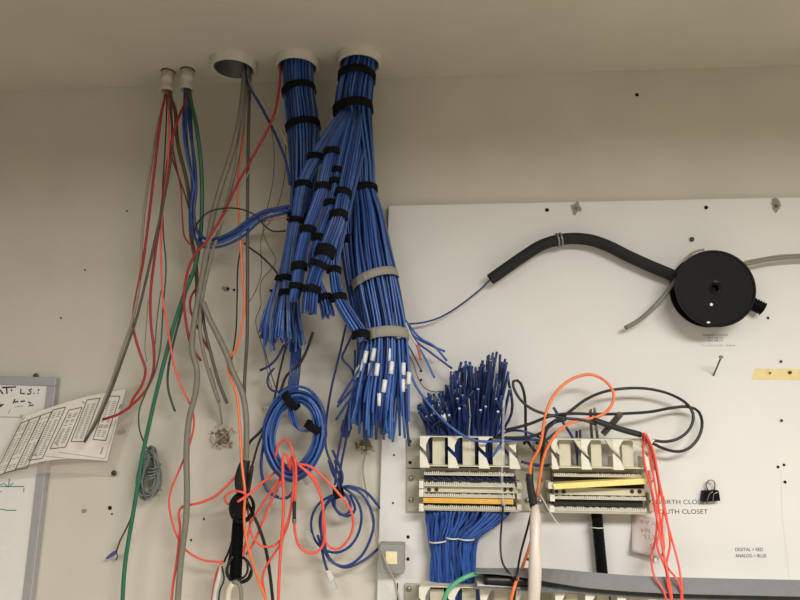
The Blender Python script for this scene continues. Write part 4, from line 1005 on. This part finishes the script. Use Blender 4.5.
# ------------------------------------------------------------------ whiteboard
wd = .02
TR = P(56, 377.5, wd); BRp = P(30.5, 600, wd); dn = (BRp-TR).normalized(); lf = V((dn.z, 0, -dn.x)); lf = lf if lf.x < 0 else -lf
t = root('whiteboard', TR+dn*.9+lf*.6, 'white marker board in an aluminium frame at the left edge', 'whiteboard')
def wb(a0, a1, b0, b1, y0, y1, name, mat):     # a along left, b downward, metres
    vs = [V((q.x, y, q.z)) for y in (y1, y0) for q in [TR+lf*a+dn*b for a, b in ((a0, b0), (a1, b0), (a1, b1), (a0, b1))]]
    return link(name, vs, [(0, 1, 2, 3), (7, 6, 5, 4), (0, 4, 5, 1), (1, 5, 6, 2), (2, 6, 7, 3), (3, 7, 4, 0)], mat, t)
wb(.02, 1.18, .02, .9, -.001, -.014, 'writing_surface', wbm)
for args in ((0, 1.2, 0, .0215, 'top_frame'), (0, .0225, .0216, .8984, 'right_frame'), (1.178, 1.2, .0216, .8984, 'left_frame'), (0, 1.2, .8985, .92, 'bottom_frame')):
    o = wb(args[0], args[1], args[2], args[3], -.001, -wd, args[4], alum); o.modifiers.new('b', 'BEVEL').width = .0015
sd = .0145
st = [[(2, 387.5), (16, 387)], [(6.5, 387.5), (7, 394)], [(0, 390), (3, 394)], [(11, 389.5), (12, 391)], [(21, 389), (20.5, 393.5), (25, 393.5)], [(32, 389), (28.5, 390), (31, 392), (30, 394), (27, 394)], [(33.5, 393), (34.5, 393.5)], [(39, 389), (38, 391)], [(37.5, 393), (38.3, 393.4)], [(15, 399), (13, 403.5)], [(14.5, 402), (18.5, 401.5)], [(20.5, 401.5), (25, 401)], [(28, 402), (31, 403), (28.5, 406), (33.5, 405)], [(0, 407), (3.5, 404)], [(0, 404), (1.5, 406)]]
ribbon('black_writing', st, 1.5, inkk, t, d=sd)
ribbon('faint_writing', [[(10.5, 409), (8, 414)], [(0, 417), (21, 417.2)], [(20, 414.5), (23, 419)], [(23, 415), (19.5, 419)], [(15, 407), (23, 406)]], .8, inkg, t, d=sd)
ribbon('teal_writing', [[(9.5, 478), (8.5, 486)], [(0, 485), (4, 483.5), (8.5, 487), (13.5, 483)], [(0, 486.5), (24, 486.5)], [(24, 488), (23.5, 492)], [(0, 491.5), (2, 491.5)], [(0, 509), (8, 510.3), (16.5, 510.3)]], .9, inkt, t, d=sd)
# plastic sleeve with a printed diagram, hanging over the board's edge
def sdf(x, y):
    k = min(1, max(0, (118-x)/60)); k = k*k*(3-2*k)
    return .006+.026*k+.006*math.sin((y-x*.4)/22)*(.3+k*.4)
t = root('document_sleeve', P(75, 470, 0), 'clear plastic sleeve holding a printed diagram sheet, sagging over the whiteboard corner', 'paper')
def curved(quad, bow_top, bow_bot, nu=28, nv=10, off=0):
    vs = []; fs = []
    for i in range(nu+1):
        for j in range(nv+1):
            s_, r_ = i/nu, j/nv; bt_, bb_ = bow_top*math.sin(PI*s_), bow_bot*math.sin(PI*s_)
            x = (quad[0][0]*(1-s_)+quad[1][0]*s_)*(1-r_)+(quad[3][0]*(1-s_)+quad[2][0]*s_)*r_
            y = ((quad[0][1]*(1-s_)+quad[1][1]*s_)+bt_)*(1-r_)+((quad[3][1]*(1-s_)+quad[2][1]*s_)+bb_)*r_
            vs.append(P(x, y, sdf(x, y)+off))
    for i in range(nu):
        for j in range(nv): a = i*(nv+1)+j; fs.append((a, a+nv+1, a+nv+2, a+1))
    return vs, fs
vs, fs = curved([(21, 417), (147, 383), (112, 476), (-14, 482)], -3, -6); o = link('plastic_cover', vs, fs, vinyl, t, smooth=True); o['label'] = 'translucent plastic cover'
vs, fs = curved([(26, 416), (126, 389), (107, 461), (-10, 478)], -3, -9, off=.0006); link('printed_sheet', vs, fs, paperm, t, smooth=True)
of = lambda x, y: sdf(x, y)+.0012
def lineseg(a, b, n=8): return [(a[0]+(b[0]-a[0])*i/n, a[1]+(b[1]-a[1])*i/n) for i in range(n+1)]
Q = [[(108, 396), (120, 396.3), (105.6, 440.6), (93, 439.4)], [(87, 400), (100, 398), (83.6, 441.6), (71, 441.6)], [(69, 410), (82, 407.4), (65.6, 447), (50, 449)], [(53, 410), (65.6, 407), (42.4, 458.4), (28.6, 460.4)], [(41, 415.5), (51.6, 411.6), (27, 468), (15, 470)], [(30, 419.5), (40.6, 415.6), (15, 470.5), (4, 473)], [(20.5, 423.5), (29.6, 419.6), (4, 473.5), (-6, 476)]]
for i, q in enumerate(Q):
    ribbon('diagram_box', [lineseg(q[k], q[(k+1) % 4]) for k in range(4)], .8, inkd, t, df=of)
    rows = []
    for k in range(1, 22):
        r_ = .04+k/24.; a = (q[0][0]*(1-r_)+q[3][0]*r_, q[0][1]*(1-r_)+q[3][1]*r_); b = (q[1][0]*(1-r_)+q[2][0]*r_, q[1][1]*(1-r_)+q[2][1]*r_)
        if random.random() < .12: continue
        for (u0, u1) in ((.15, .45), (.55, .85)):
            rows.append([(a[0]+(b[0]-a[0])*u0, a[1]+(b[1]-a[1])*u0), (a[0]+(b[0]-a[0])*(u1-random.random()*.1), a[1]+(b[1]-a[1])*u1)])
    ribbon('fine_print', rows, .85, inkg, t, df=of)
ribbon('border_line', [lineseg((58, 452), (105, 459)), lineseg((105, 459), (116, 420)), lineseg((45, 456), (106, 462.5))], .5, inkg, t, df=of)
for sg in ([lineseg((121, 404), (119, 409), 2), lineseg((122.5, 404), (120.5, 409), 2), lineseg((103, 447), (100.5, 454), 2), lineseg((82, 401.5), (85.5, 403.5), 2), lineseg((55, 442), (58, 446), 2), lineseg((33, 453), (37, 456), 2)]): ribbon('note_mark', [sg], 1.4, inkg, t, df=of)
prism('tape_scrap', [(117, 431), (123, 428.5), (125, 431), (119, 434.5)], .0085, .0095, smudge, t)
screw(114.5, 473, .006, 2.8, 'round dark screw pinning the lower corner of the plastic sleeve')

# ------------------------------------------------------------------ light
def area(name, loc, sx, sy, power, col, rot=(0, 0, 0)):
    l = bpy.data.lights.new(name, 'AREA'); l.shape = 'RECTANGLE'; l.size = sx; l.size_y = sy; l.energy = power; l.color = col; l.spread = math.radians(172)
    o = bpy.data.objects.new(name, l); C.objects.link(o); o.location = loc; o.rotation_euler = rot; return o
area('ceiling_troffer', (.95, -2.0, HC-.02), 1.2, .6, 92, (1, .985, .955))
area('ceiling_troffer', (-1.3, -2.4, HC-.02), 1.2, .6, 40, (1, .985, .955))
w = bpy.data.worlds.new('room'); bpy.context.scene.world = w; w.use_nodes = True
w.node_tree.nodes['Background'].inputs[0].default_value = (1, .93, .83, 1); w.node_tree.nodes['Background'].inputs[1].default_value = .3
vsx = bpy.context.scene.view_settings; vsx.view_transform = 'Standard'; vsx.look = 'None'; vsx.exposure = 0; vsx.gamma = 1; vsx.use_curve_mapping = False
